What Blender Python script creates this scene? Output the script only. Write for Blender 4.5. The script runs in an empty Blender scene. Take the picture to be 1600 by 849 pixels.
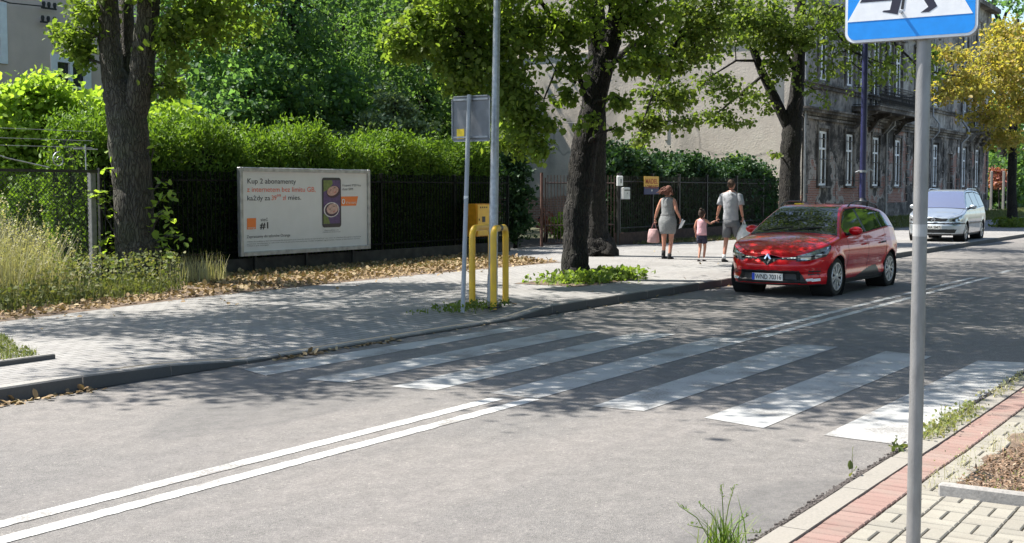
import bpy, math, random
import numpy as np
from mathutils import Vector, Matrix
random.seed(7); RNG=np.random.default_rng(7)
scene=bpy.context.scene
# ---------------- camera, sky, sun, exposure ----------------
F,PIT,YAW,HC=1931.38,0.0654,0.5732,1.75
FW=np.array([math.cos(YAW)*math.cos(PIT),math.sin(YAW)*math.cos(PIT),-math.sin(PIT)])
RT=np.array([math.sin(YAW),-math.cos(YAW),0.]); UP=np.cross(RT,FW)
cd=bpy.data.cameras.new('camera'); cam=bpy.data.objects.new('camera',cd); scene.collection.objects.link(cam)
cd.sensor_width=36; cd.lens=36*F/1600; cd.clip_end=1500; cd.clip_start=.05
cam.matrix_world=Matrix(((RT[0],UP[0],-FW[0],0),(RT[1],UP[1],-FW[1],0),(RT[2],UP[2],-FW[2],HC),(0,0,0,1)))
scene.camera=cam
SUN=Vector((-.14,.56,.82)).normalized()
w=bpy.data.worlds.new('World'); scene.world=w; w.use_nodes=True
nt=w.node_tree; bg=nt.nodes['Background']; sky=nt.nodes.new('ShaderNodeTexSky')
sky.sky_type='NISHITA'; sky.sun_disc=False
sky.sun_elevation=math.asin(SUN.z); sky.sun_rotation=math.atan2(SUN.x,SUN.y)
sky.air_density=1.0; sky.dust_density=1.2; sky.ozone_density=1.0
nt.links.new(sky.outputs[0],bg.inputs[0]); bg.inputs[1].default_value=.105
sl=bpy.data.lights.new('sun','SUN'); so=bpy.data.objects.new('sun',sl); scene.collection.objects.link(so)
sl.energy=5.0; sl.angle=math.radians(.53); sl.color=(1,.95,.87)
so.rotation_euler=SUN.to_track_quat('Z','Y').to_euler(); so.location=(0,0,40)
vs=scene.view_settings; vs.view_transform='Standard'; vs.look='None'; vs.gamma=1; vs.use_curve_mapping=False
vs.exposure=1.27
cy=scene.cycles; cy.max_bounces=8; cy.diffuse_bounces=3; cy.glossy_bounces=3; cy.transmission_bounces=4; cy.transparent_max_bounces=8

# ---------------- helpers ----------------
def ray(px,py): return FW+(px-800)/F*RT-(py-424.5)/F*UP
def at(px,py,d):            # point seen at that place of the photo, d metres deep
    v=ray(px,py)*d; return Vector((v[0],v[1],HC+v[2]))
def on(px,py,z=0.):
    d=ray(px,py); k=(z-HC)/d[2]; return Vector((d[0]*k,d[1]*k,z))
def aty(px,py,y):
    d=ray(px,py); k=y/d[1]; return Vector((d[0]*k,y,HC+d[2]*k))
class MB:
    def __init__(s): s.v=[]; s.f=[]
    def add(s,v,f):
        n=len(s.v); s.v+= [tuple(p) for p in v]; s.f+=[tuple(i+n for i in q) for q in f]; return s
    def box(s,c,d,rz=0,ry=0,rx=0):
        x,y,z=d[0]/2,d[1]/2,d[2]/2
        R=Matrix.Rotation(rz,3,'Z')@Matrix.Rotation(ry,3,'Y')@Matrix.Rotation(rx,3,'X')
        vs_=[R@Vector(p)+Vector(c) for p in ((-x,-y,-z),(x,-y,-z),(x,y,-z),(-x,y,-z),(-x,-y,z),(x,-y,z),(x,y,z),(-x,y,z))]
        return s.add(vs_,[(0,3,2,1),(4,5,6,7),(0,1,5,4),(1,2,6,5),(2,3,7,6),(3,0,4,7)])
    def bb(s,x0,x1,y0,y1,z0,z1): return s.box(((x0+x1)/2,(y0+y1)/2,(z0+z1)/2),(x1-x0,y1-y0,z1-z0))
    def cbox(s,c,d,b=.01,rz=0):     # box with chamfered vertical and top edges
        x,y,z=d[0]/2,d[1]/2,d[2]/2; R=Matrix.Rotation(rz,3,'Z'); o=[]
        for (k,zz,g) in ((0,-z,0),(1,z-b,0),(2,z,b)):
            for (a,e) in ((-x+b,-y),(x-b,-y),(x,-y+b),(x,y-b),(x-b,y),(-x+b,y),(-x,y-b),(-x,-y+b)):
                o.append(R@Vector((a*(1-g/x),e*(1-g/y),zz))+Vector(c))
        f=[tuple(range(7,-1,-1)),tuple(range(16,24))]
        for k in (0,1):
            for i in range(8): j=(i+1)%8; f.append((k*8+i,k*8+j,k*8+8+j,k*8+8+i))
        return s.add(o,f)
    def tube(s,pts,rad,n=8,cap=True):
        pts=[Vector(p) for p in pts]; m=len(pts)
        if not hasattr(rad,'__len__'): rad=[rad]*m
        t0=(pts[1]-pts[0]).normalized(); a=Vector((0,0,1)) if abs(t0.z)<.9 else Vector((1,0,0))
        u=(a-t0*a.dot(t0)).normalized(); vs_=[]
        for i in range(m):
            t=(pts[min(i+1,m-1)]-pts[max(i-1,0)])
            t=t.normalized() if t.length>1e-9 else t0
            u=(u-t*u.dot(t)); u=u.normalized() if u.length>1e-6 else t.orthogonal().normalized()
            w_=t.cross(u)
            for k in range(n):
                q=2*math.pi*k/n; vs_.append(pts[i]+(u*math.cos(q)+w_*math.sin(q))*rad[i])
        f=[(i*n+k,i*n+(k+1)%n,(i+1)*n+(k+1)%n,(i+1)*n+k) for i in range(m-1) for k in range(n)]
        if cap: f+=[tuple(range(n-1,-1,-1)),tuple(range((m-1)*n,m*n))]
        return s.add(vs_,f)
    def trunk(s,pts,rad,n=44,amp=.05,flare=0,z0=0):
        pts=[Vector(p) for p in pts]; m=len(pts); ph=[random.uniform(0,6.28) for _ in range(8)]; u=Vector((1,0,0)); V=[]
        for i in range(m):
            t=(pts[min(i+1,m-1)]-pts[max(i-1,0)]).normalized(); u=(u-t*u.dot(t)).normalized(); w_=t.cross(u); z=pts[i].z
            for k in range(n):
                a=2*math.pi*k/n
                g=math.sin(5*a+ph[0]+z*.5)*.35+math.sin(9*a+ph[1]-z*.8)*.3+math.sin(14*a+ph[2]+z*1.1)*.3+math.sin(20*a+ph[3]+z*2.3)*.25+math.sin(3*a+ph[4]+z*1.3)*.4+random.gauss(0,.18)
                f=flare*math.exp(-max(0,z-z0)/.22)*(.55+.45*math.sin(5*a+ph[5])) if flare else 0
                V.append(pts[i]+(u*math.cos(a)+w_*math.sin(a))*rad[i]*(1+amp*g+f))
        f=[(i*n+k,i*n+(k+1)%n,(i+1)*n+(k+1)%n,(i+1)*n+k) for i in range(m-1) for k in range(n)]
        return s.add(V,f+[tuple(range((m-1)*n,m*n))])
    def prism(s,poly,fn,a,b):       # poly 2d, fn(u,v,w) -> 3d, extruded from w=a to w=b
        n=len(poly); vs_=[fn(p[0],p[1],a) for p in poly]+[fn(p[0],p[1],b) for p in poly]
        f=[tuple(range(n-1,-1,-1)),tuple(range(n,2*n))]+[(i,(i+1)%n,n+(i+1)%n,n+i) for i in range(n)]
        return s.add(vs_,f)
    def loft(s,rings,n=16,cap=True): # ring=(x,y,z,rx,ry)
        vs_=[]
        for (x,y,z,a,b) in rings:
            for k in range(n):
                q=2*math.pi*k/n; vs_.append((x+a*math.cos(q),y+b*math.sin(q),z))
        m=len(rings); f=[(i*n+k,i*n+(k+1)%n,(i+1)*n+(k+1)%n,(i+1)*n+k) for i in range(m-1) for k in range(n)]
        if cap: f+=[tuple(range(n-1,-1,-1)),tuple(range((m-1)*n,m*n))]
        return s.add(vs_,f)
    def ball(s,c,r,n=12,m=8,R=None):
        r=r if hasattr(r,'__len__') else (r,r,r); vs_=[]; 
        for i in range(1,m):
            t=math.pi*i/m
            for k in range(n):
                q=2*math.pi*k/n; vs_.append(Vector((r[0]*math.sin(t)*math.cos(q),r[1]*math.sin(t)*math.sin(q),r[2]*math.cos(t))))
        vs_+=[Vector((0,0,r[2])),Vector((0,0,-r[2]))]
        if R is not None: vs_=[R@p for p in vs_]
        vs_=[p+Vector(c) for p in vs_]
        f=[(i*n+k,(i+1)*n+k,(i+1)*n+(k+1)%n,i*n+(k+1)%n) for i in range(m-2) for k in range(n)]
        a=(m-1)*n; f+=[(a,k,(k+1)%n) for k in range(n)]+[(a+1,(m-2)*n+(k+1)%n,(m-2)*n+k) for k in range(n)]
        return s.add(vs_,f)
    def disc(s,c,r,axis='y',n=24):
        c=Vector(c); vs_=[]
        for k in range(n):
            q=2*math.pi*k/n; a,b=r*math.cos(q),r*math.sin(q)
            vs_.append(c+Vector({'y':(a,0,b),'x':(0,a,b),'z':(a,b,0)}[axis]))
        return s.add(vs_,[tuple(range(n))])
def tag(o,label=None,cat=None,group=None,kind=None):
    if label: o['label']=label
    if cat: o['category']=cat
    if group: o['group']=group
    if kind: o['kind']=kind
    return o
def thing(name,label,cat,loc=(0,0,0),group=None,rz=0):
    o=bpy.data.objects.new(name,None); scene.collection.objects.link(o); o.location=loc; o.rotation_euler=(0,0,rz)
    o.empty_display_size=.2
    return tag(o,label,cat,group)
def wpos(p):
    v=Vector((0,0,0))
    while p is not None: v=v+Vector(p.location); p=p.parent
    return v
def obj(name,mb,m,parent=None,smooth=False,world=True,label=None,cat=None,group=None,kind=None):
    me=bpy.data.meshes.new(name)
    if isinstance(mb,MB): V=mb.v; Fc=mb.f
    else: V,Fc=mb
    me.from_pydata([tuple(p) for p in V],[],Fc)
    if m: me.materials.append(m)
    o=bpy.data.objects.new(name,me); scene.collection.objects.link(o)
    if parent is not None:
        o.parent=parent
        if world: me.transform(Matrix.Translation(-wpos(parent)))
    if smooth:
        me.polygons.foreach_set('use_smooth',[True]*len(me.polygons))
        if smooth!='all': me.set_sharp_from_angle(angle=math.radians(smooth if smooth is not True else 35))
    me.update(); return tag(o,label,cat,group,kind)
def setorigin(o,loc):            # top-level mesh: put its origin at its base
    o.data.transform(Matrix.Translation(-Vector(loc))); o.location=loc; return o
def copytree(o,parent=None):
    c=o.copy(); scene.collection.objects.link(c)
    if parent is not None: c.parent=parent
    for ch in list(o.children): copytree(ch,c)
    return c
def npmesh(name,V,nq,quads,m,parent=None,**k):   # V (n,3) array, quads (k,4) array
    me=bpy.data.meshes.new(name); off=wpos(parent) if parent is not None else Vector((0,0,0))
    V=np.asarray(V,dtype=np.float32)-np.array(off,dtype=np.float32)
    me.vertices.add(len(V)); me.vertices.foreach_set('co',V.ravel())
    me.loops.add(quads.size); me.loops.foreach_set('vertex_index',quads.astype(np.int32).ravel())
    me.polygons.add(len(quads)); me.polygons.foreach_set('loop_start',np.arange(0,quads.size,4,dtype=np.int32))
    me.polygons.foreach_set('loop_total',np.full(len(quads),4,dtype=np.int32))
    me.update(calc_edges=True); me.materials.append(m)
    o=bpy.data.objects.new(name,me); scene.collection.objects.link(o)
    if parent is not None: o.parent=parent
    return tag(o,**k)
# ---------------- materials ----------------
def mat(name,col,rough=.7,metal=0,var=.0,scale=8,bump=0,bscale=60,spec=.5,coat=0,col2=None,stretch=None,detail=6):
    m=bpy.data.materials.new(name); m.use_nodes=True; t=m.node_tree; b=t.nodes['Principled BSDF']
    b.inputs['Roughness'].default_value=rough; b.inputs['Metallic'].default_value=metal
    b.inputs['Specular IOR Level'].default_value=spec
    if coat: b.inputs['Coat Weight'].default_value=coat; b.inputs['Coat Roughness'].default_value=.03
    tc=t.nodes.new('ShaderNodeTexCoord'); src=tc.outputs['Object']
    if stretch:
        mp=t.nodes.new('ShaderNodeMapping'); mp.inputs['Scale'].default_value=stretch; t.links.new(src,mp.inputs[0]); src=mp.outputs[0]
    if var or col2:
        n=t.nodes.new('ShaderNodeTexNoise'); n.inputs['Scale'].default_value=scale; n.inputs['Detail'].default_value=detail; t.links.new(src,n.inputs[0])
        r=t.nodes.new('ShaderNodeValToRGB'); r.color_ramp.elements[0].position=.35; r.color_ramp.elements[1].position=.65
        c2=col2 if col2 else tuple(min(1,c*(1+var)) for c in col); c1=col if col2 else tuple(c*(1-var) for c in col)
        r.color_ramp.elements[0].color=(*c1,1); r.color_ramp.elements[1].color=(*c2,1)
        t.links.new(n.outputs[0],r.inputs[0]); t.links.new(r.outputs[0],b.inputs['Base Color'])
    else: b.inputs['Base Color'].default_value=(*col,1)
    if bump:
        n2=t.nodes.new('ShaderNodeTexNoise'); n2.inputs['Scale'].default_value=bscale; n2.inputs['Detail'].default_value=5; t.links.new(src,n2.inputs[0])
        bp=t.nodes.new('ShaderNodeBump'); bp.inputs['Strength'].default_value=bump; bp.inputs['Distance'].default_value=.02
        t.links.new(n2.outputs[0],bp.inputs['Height']); t.links.new(bp.outputs[0],b.inputs['Normal'])
    return m
class NT:      # tiny node helper
    def __init__(s,name):
        s.m=bpy.data.materials.new(name); s.m.use_nodes=True; s.t=s.m.node_tree; s.b=s.t.nodes['Principled BSDF']
        s.out=s.t.nodes['Material Output']
    def n(s,ty,**k):
        q=s.t.nodes.new(ty)
        for a,v in k.items():
            if a.startswith('i_'): q.inputs[int(a[2:]) if a[2:].isdigit() else a[2:].replace('_',' ')].default_value=v
            else: setattr(q,a,v)
        return q
    def l(s,a,b): s.t.links.new(a,b)
    def pos(s):
        if not hasattr(s,'_p'): s._p=s.n('ShaderNodeNewGeometry').outputs['Position']
        return s._p
    def obj(s):
        if not hasattr(s,'_o'): s._o=s.n('ShaderNodeTexCoord').outputs['Object']
        return s._o
    def noise(s,src,scale,detail=5,rough=.5,mapscale=None):
        if mapscale:
            mp=s.n('ShaderNodeMapping'); mp.inputs['Scale'].default_value=mapscale; s.l(src,mp.inputs[0]); src=mp.outputs[0]
        q=s.n('ShaderNodeTexNoise'); q.inputs['Scale'].default_value=scale; q.inputs['Detail'].default_value=detail; q.inputs['Roughness'].default_value=rough
        s.l(src,q.inputs[0]); return q.outputs[0]
    def ramp(s,src,stops):
        r=s.n('ShaderNodeValToRGB'); e=r.color_ramp.elements
        while len(e)<len(stops): e.new(.5)
        for i,(p,c) in enumerate(stops):
            e[i].position=p; e[i].color=(*c,1) if hasattr(c,'__len__') else (c,c,c,1)
        s.l(src,r.inputs[0]); return r.outputs[0]
    def mix(s,fac,a,b,ty='MIX'):
        q=s.n('ShaderNodeMix',data_type='RGBA',blend_type=ty)
        for sock,v in ((q.inputs[0],fac),(q.inputs[6],a),(q.inputs[7],b)):
            if hasattr(v,'links') or isinstance(v,bpy.types.NodeSocket): s.l(v,sock)
            elif hasattr(v,'__len__'): sock.default_value=(*v,1)
            else: sock.default_value=v if sock.type=='VALUE' else (v,v,v,1)
        return q.outputs[2]
    def bump(s,h,strength=.3,dist=.01):
        q=s.n('ShaderNodeBump'); q.inputs['Strength'].default_value=strength; q.inputs['Distance'].default_value=dist
        s.l(h,q.inputs['Height']); s.l(q.outputs[0],s.b.inputs['Normal'])
def leafmat(name,c1,c2,c3=None,trans=.45,rough=.55,sp=1.0):
    q=NT(name); g=q.n('ShaderNodeNewGeometry')
    st=[(0,c1),(.6,c2)]+([(1,c3)] if c3 else [])
    col=q.ramp(g.outputs['Random Per Island'],st)
    big=q.noise(q.pos(),.9,3); col=q.mix(q.ramp(big,[(.3,0.),(.7,.45)]),col,tuple(x*1.35 for x in c2))
    q.l(col,q.b.inputs['Base Color']); q.b.inputs['Roughness'].default_value=rough; q.b.inputs['Specular IOR Level'].default_value=.25
    tr=q.n('ShaderNodeBsdfTranslucent'); bc=q.mix(.85,col,(1.55*sp,1.6*sp,.45*sp),'MULTIPLY'); q.l(bc,tr.inputs[0])
    ms=q.n('ShaderNodeMixShader'); ms.inputs[0].default_value=trans; q.l(q.b.outputs[0],ms.inputs[1]); q.l(tr.outputs[0],ms.inputs[2]); q.l(ms.outputs[0],q.out.inputs[0])
    return q.m
# asphalt
q=NT('asphalt'); p=q.pos()
c=q.ramp(q.noise(p,170,3,.7),[(.36,(.077,.073,.070)),(.5,(.146,.139,.132)),(.66,(.30,.286,.27))])
c=q.mix(q.ramp(q.noise(p,.5,4),[(.35,0.),(.7,.35)]),c,(.21,.192,.174))
c=q.mix(q.ramp(q.noise(p,1.1,3,.5,(.35,1,1)),[(.42,0.),(.62,.55)]),c,(.20,.184,.172))
tr=q.noise(p,1.0,4,.6,(.12,2.2,1)); c=q.mix(q.ramp(tr,[(.4,0.),(.75,.4)]),c,(.12,.115,.115))
c=q.mix(.55,c,q.ramp(q.noise(p,38,6,.8),[(.34,(.28,.28,.28)),(.5,(.5,.5,.5)),(.64,(.78,.77,.75))]),'OVERLAY')
sp_=q.n('ShaderNodeTexVoronoi',i_2=13.); q.l(p,sp_.inputs[0]); c=q.mix(q.ramp(sp_.outputs['Distance'],[(.04,.7),(.10,0.)]),c,(.40,.37,.33))
sp_=q.n('ShaderNodeTexVoronoi',i_2=21.); q.l(p,sp_.inputs[0]); c=q.mix(q.ramp(sp_.outputs['Distance'],[(.08,.6),(.14,0.)]),c,(.33,.30,.27))
sp_=q.n('ShaderNodeTexVoronoi',i_2=14.); q.l(p,sp_.inputs[0]); c=q.mix(q.ramp(sp_.outputs['Distance'],[(.06,.7),(.12,0.)]),c,(.05,.048,.045))
cr_=q.n('ShaderNodeTexVoronoi',i_2=.35,feature='DISTANCE_TO_EDGE'); pd=q.n('ShaderNodeVectorMath',operation='ADD'); q.l(p,pd.inputs[0])
nn=q.n('ShaderNodeTexNoise',i_2=3.); q.l(p,nn.inputs[0]); q.l(nn.outputs['Color'],pd.inputs[1]); q.l(pd.outputs[0],cr_.inputs[0])
pt=q.noise(p,.33,2,.3,(.5,1,1)); c=q.mix(q.ramp(pt,[(.56,0.),(.575,.45)]),c,(.10,.098,.096))
oil=q.n('ShaderNodeTexVoronoi',i_2=.55); q.l(p,oil.inputs[0]); c=q.mix(q.ramp(oil.outputs['Distance'],[(.03,.55),(.10,0.)]),c,(.07,.068,.066))
md=q.noise(p,7,5,.75); c=q.mix(.5,c,q.ramp(md,[(.36,(.36,.36,.36)),(.5,(.5,.5,.5)),(.64,(.66,.655,.65))]),'OVERLAY')
q.l(c,q.b.inputs['Base Color']); q.b.inputs['Roughness'].default_value=.88
q.bump(q.noise(p,90,4,.8),.8,.012); M_ASPH=q.m
def paintmat(name,wear,c0=(.74,.74,.72)):
    q=NT(name); p=q.pos()
    n=q.noise(p,60,6,.75); big=q.noise(p,2.2,4); f=q.mix(.45,n,big)
    mask=q.ramp(f,[(wear-.04,1.),(wear+.03,0.)])
    c=q.mix(q.ramp(big,[(.3,0.),(.7,1.)]),tuple(x*.86 for x in c0),c0)
    c=q.mix(mask,c,(.2,.19,.18)); q.l(c,q.b.inputs['Base Color']); q.b.inputs['Roughness'].default_value=.7
    q.bump(q.noise(p,150,3,.7),.3,.004); return q.m
M_PAINT=paintmat('road paint',.468,(.50,.50,.485)); M_PAINT_OLD=paintmat('worn road paint',.462,(.37,.372,.365))
# paving laid along the kerb
def paver(name,c1,c2,mortar,bw,rh,msz,rot=0,bumpd=.006,big=.6,blotch=(.13,.12,.11)):
    q=NT(name); p=q.pos()
    mp=q.n('ShaderNodeMapping'); mp.inputs['Rotation'].default_value=(0,0,rot); q.l(p,mp.inputs[0])
    br=q.n('ShaderNodeTexBrick',offset=.5); br.inputs['Color1'].default_value=(*c1,1); br.inputs['Color2'].default_value=(*c2,1); br.inputs['Mortar'].default_value=(*mortar,1)
    br.inputs['Scale'].default_value=1; br.inputs['Mortar Size'].default_value=msz; br.inputs['Brick Width'].default_value=bw; br.inputs['Row Height'].default_value=rh; br.inputs['Mortar Smooth'].default_value=.2
    q.l(mp.outputs[0],br.inputs[0])
    c=q.mix(.3,br.outputs[0],q.ramp(q.noise(p,90,4,.7),[(.3,(.1,.1,.1)),(.7,(.6,.58,.55))]),'OVERLAY')
    c=q.mix(q.ramp(q.noise(p,big,5),[(.42,0.),(.75,.5)]),c,blotch)
    q.l(c,q.b.inputs['Base Color']); q.b.inputs['Roughness'].default_value=.9
    inv=q.ramp(br.outputs['Fac'],[(0.,1.),(1.,0.)]); h=q.mix(.12,inv,q.noise(p,120,3)); q.bump(h,.7,bumpd); return q.m
M_PAVE=paver('grey concrete pavers',(.31,.305,.297),(.255,.25,.247),(.09,.088,.082),.2,.1,.006)
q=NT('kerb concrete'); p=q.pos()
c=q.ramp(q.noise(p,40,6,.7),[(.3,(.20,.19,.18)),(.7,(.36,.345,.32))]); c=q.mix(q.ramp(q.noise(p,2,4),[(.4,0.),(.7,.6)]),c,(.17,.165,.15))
gn=q.n('ShaderNodeSeparateXYZ'); q.l(q.n('ShaderNodeNewGeometry').outputs['True Normal'],gn.inputs[0]); gm=q.n('ShaderNodeMapRange',i_1=-.5,i_2=-.9,i_3=0.,i_4=.85); q.l(gn.outputs[1],gm.inputs[0]); c=q.mix(gm.outputs[0],c,(.055,.053,.052))  # faces turned from the sun darkened, their shade put into the colour
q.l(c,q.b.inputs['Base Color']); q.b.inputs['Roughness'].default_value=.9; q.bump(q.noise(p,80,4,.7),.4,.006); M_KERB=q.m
q=NT('new pale kerb concrete'); p=q.pos()
c=q.ramp(q.noise(p,60,6,.7),[(.3,(.19,.178,.155)),(.7,(.27,.25,.22))]); c=q.mix(q.ramp(q.noise(p,3,4),[(.45,0.),(.75,.6)]),c,(.25,.23,.2))
q.l(c,q.b.inputs['Base Color']); q.b.inputs['Roughness'].default_value=.9; q.bump(q.noise(p,80,4,.7),.4,.006); M_KERB2=q.m
def blockmat(name,c1,c2,c3):
    q=NT(name); g=q.n('ShaderNodeNewGeometry'); c=q.ramp(g.outputs['Random Per Island'],[(0,c1),(.5,c2),(1,c3)])
    c=q.mix(.35,c,q.ramp(q.noise(q.pos(),160,4,.75),[(.3,(.15,.15,.15)),(.7,(.75,.73,.7))]),'OVERLAY')
    c=q.mix(q.ramp(q.noise(q.pos(),5,5),[(.45,0.),(.75,.45)]),c,(.2,.18,.15))
    q.l(c,q.b.inputs['Base Color']); q.b.inputs['Roughness'].default_value=.9; q.bump(q.noise(q.pos(),180,3,.7),.4,.004); return q.m
M_BLKG=blockmat('buff concrete blocks',(.22,.208,.178),(.25,.236,.20),(.28,.265,.225))
M_BLKR=blockmat('faded red concrete blocks',(.22,.14,.12),(.25,.16,.138),(.255,.18,.155))
M_SAND=mat('joint sand',(.032,.029,.024),.95,var=.3,scale=30,bump=.4)
M_SOIL=mat('dry soil',(.12,.085,.06),.95,var=.4,scale=6,bump=.6,bscale=40)
M_EARTH=mat('earth and thin grass',(.05,.065,.028),.95,col2=(.11,.10,.055),scale=1.2,bump=.5,bscale=25)
# bark
def bark(name,c1,c2,fz=.3):
    q=NT(name); p=q.obj(); n=q.noise(p,16,8,.75,(1,1,.13)); vz=q.n('ShaderNodeTexVoronoi',i_2=22.,feature='DISTANCE_TO_EDGE'); mp=q.n('ShaderNodeMapping'); mp.inputs['Scale'].default_value=(1,1,.16)
    dz=q.n('ShaderNodeVectorMath',operation='ADD'); nz=q.n('ShaderNodeTexNoise',i_2=5.); q.l(p,nz.inputs[0]); sc_=q.n('ShaderNodeVectorMath',operation='SCALE'); sc_.inputs[3].default_value=.12; q.l(nz.outputs['Color'],sc_.inputs[0])
    q.l(p,dz.inputs[0]); q.l(sc_.outputs[0],dz.inputs[1]); q.l(dz.outputs[0],mp.inputs[0]); q.l(mp.outputs[0],vz.inputs[0])
    fis=q.ramp(vz.outputs['Distance'],[(0.,0.),(.16,1.)])
    c=q.ramp(n,[(.35,c1),(.65,c2)]); c=q.mix(fis,tuple(x*fz for x in c1),c)
    c=q.mix(q.ramp(q.noise(p,1.7,5),[(.5,0.),(.7,.55)]),c,(c2[0]*.8,c2[1]*1.05,c2[2]*.7)); c=q.mix(q.ramp(q.noise(p,5,5),[(.6,0.),(.75,.5)]),c,tuple(x*1.7 for x in c2))
    q.l(c,q.b.inputs['Base Color']); q.b.inputs['Roughness'].default_value=.95
    h=q.mix(.45,fis,n); q.bump(h,1.,.07); return q.m
M_BARK=bark('dark furrowed bark',(.010,.009,.008),(.030,.026,.022)); M_BARK2=bark('grey brown bark',(.065,.058,.05),(.105,.097,.08),.7)
M_LEAF=leafmat('lime leaves',(.085,.135,.035),(.14,.205,.048),(.22,.28,.08),trans=.58)
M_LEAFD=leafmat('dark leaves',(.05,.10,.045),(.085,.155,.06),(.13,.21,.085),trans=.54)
M_LEAFB=leafmat('bluish green leaves',(.07,.14,.075),(.10,.19,.09),(.14,.24,.10),trans=.58)
M_LEAFY=leafmat('turning yellow leaves',(.15,.19,.05),(.36,.31,.10),(.38,.26,.12),trans=.55,sp=.9)
M_LEAFO=leafmat('olive leaves',(.075,.12,.03),(.115,.165,.042),(.17,.20,.065),trans=.52)
M_SUMAC=leafmat('bright yellow green leaves',(.16,.26,.05),(.25,.36,.07),(.33,.42,.11),trans=.5)
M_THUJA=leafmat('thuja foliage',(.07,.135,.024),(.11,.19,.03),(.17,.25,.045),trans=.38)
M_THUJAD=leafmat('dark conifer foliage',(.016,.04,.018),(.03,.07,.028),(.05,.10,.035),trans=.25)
M_PALEBUSH=leafmat('pale grey green foliage',(.11,.16,.09),(.17,.23,.13),(.2,.26,.14),trans=.35,sp=.8)
M_GRASS=leafmat('green grass blades',(.07,.10,.035),(.12,.14,.06),(.22,.21,.11),trans=.3,rough=.8)
M_HAY=leafmat('dry seeding grass',(.34,.32,.19),(.44,.41,.26),(.27,.30,.15),trans=.3,sp=.7)
M_LITTER=leafmat('dry fallen leaves',(.17,.115,.065),(.27,.19,.105),(.38,.31,.19),trans=.1,rough=.8,sp=.6)
M_RED_LEAF=leafmat('reddish shrub leaves',(.2,.06,.05),(.3,.11,.09),(.35,.2,.15),trans=.3)
# metals, paints
M_GALV=mat('galvanised steel',(.36,.38,.41),.5,.75,var=.15,scale=20,bump=.08,bscale=120)
M_GREYPOLE=mat('grey painted steel post',(.33,.35,.38),.5,.3,var=.12,scale=14,stretch=(1,1,.15))
M_SIGNPOLE=mat('weathered zinc post',(.25,.247,.245),.5,.5,var=.12,scale=25,stretch=(1,1,.3),bump=.1,bscale=200)
M_SIGNBACK=mat('dull aluminium sign back',(.19,.20,.22),.6,.3,var=.12,scale=6)
M_YEL=mat('yellow gloss paint',(.85,.52,.03),.42,var=.16,scale=5,col2=(.72,.42,.05),bump=.06,bscale=40)
M_BLACK=mat('black plastic',(.012,.012,.013),.45,var=.3,scale=20)
M_RUBBER=mat('tyre rubber',(.018,.018,.018),.85,var=.3,scale=30)
M_WHITE=mat('white paint',(.78,.78,.76),.5,var=.06,scale=10)
M_STICK=mat('yellow sticker',(.85,.6,.03),.6,var=.1,scale=30)
M_IRON=mat('brown painted iron',(.055,.03,.024),.6,var=.3,scale=12)
M_IRON2=mat('dark fence iron',(.025,.024,.022),.6,var=.3,scale=12)
M_BLUEPOST=mat('dark blue painted column',(.022,.025,.085),.4,var=.15,scale=8)
M_PLATE=mat('reflective plate white',(.72,.72,.70),.4)
M_NAVY=mat('navy print',(.015,.02,.10),.5)
M_INK=mat('black print',(.015,.015,.018),.5)
M_ORANGE=mat('orange print',(.85,.21,.03),.5)
M_SALMON=mat('coral print',(.80,.14,.06),.5)
M_BILL=mat('billboard paper',(.66,.67,.69),.5,var=.03,scale=3)
M_BFRAME=mat('weathered aluminium frame',(.38,.38,.37),.5,.4,var=.2,scale=8)
M_CHROME=mat('chrome',(.8,.8,.82),.12,1)
def text(name,body,size,fn,m,parent,align='LEFT',bold=0,sx=1.0,ext=0):
    cu=bpy.data.curves.new(name,'FONT'); cu.body=body; cu.size=size; cu.align_x=align; cu.offset=bold; cu.resolution_u=3
    o=bpy.data.objects.new(name+'_tmp',cu); scene.collection.objects.link(o)
    dg=bpy.context.evaluated_depsgraph_get(); dg.update()
    me=bpy.data.meshes.new_from_object(o.evaluated_get(dg)); bpy.data.objects.remove(o)
    me.name=name; me.transform(Matrix.Diagonal((sx,1,1,1)))
    for v in me.vertices: v.co=Vector(fn(v.co.x,v.co.y))
    me.materials.clear(); me.materials.append(m); me.update()
    ob=bpy.data.objects.new(name,me); scene.collection.objects.link(ob); ob.parent=parent
    me.transform(Matrix.Translation(-wpos(parent))); return ob
# ---------------- scatter meshes (numpy) ----------------
LSH=np.array([(0,0,0),(.28,.36,.10),(.72,.30,.08),(1,0,-.04),(.72,-.30,.08),(.28,-.36,.10)])
def unit(a): return a/np.maximum(np.linalg.norm(a,axis=1,keepdims=True),1e-9)
def leafgeo(C,size,down=.35,flat=0.,rs=.3,shape=LSH):
    n=len(C); A=RNG.normal(size=(n,3)); A[:,2]=A[:,2]*(1-flat)-down*(1-flat); A=unit(A)
    N=RNG.normal(size=(n,3)); N[:,2]=np.abs(N[:,2])+.5+flat*5; N=N-A*(N*A).sum(1,keepdims=True); N=unit(N); B=np.cross(N,A)
    S=(size*(1+rs*RNG.normal(size=n).clip(-1.5,2)))[:,None,None]
    V=C[:,None,:]+S*(shape[None,:,0:1]*A[:,None,:]+shape[None,:,1:2]*B[:,None,:]+shape[None,:,2:3]*N[:,None,:])
    k=len(shape); base=(np.arange(n)*k)[:,None]
    Q=np.concatenate([base+np.array([0,1,2,3]),base+np.array([0,3,4,5])],1).reshape(-1,4)
    return V.reshape(-1,3),Q
def leaves(name,C,size,m,parent=None,**k):
    kw={a:k.pop(a) for a in ('down','flat','rs','shape') if a in k}
    V,Q=leafgeo(np.asarray(C,dtype=float),size,**kw); return npmesh(name,V,0,Q,m,parent,**k)
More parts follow.
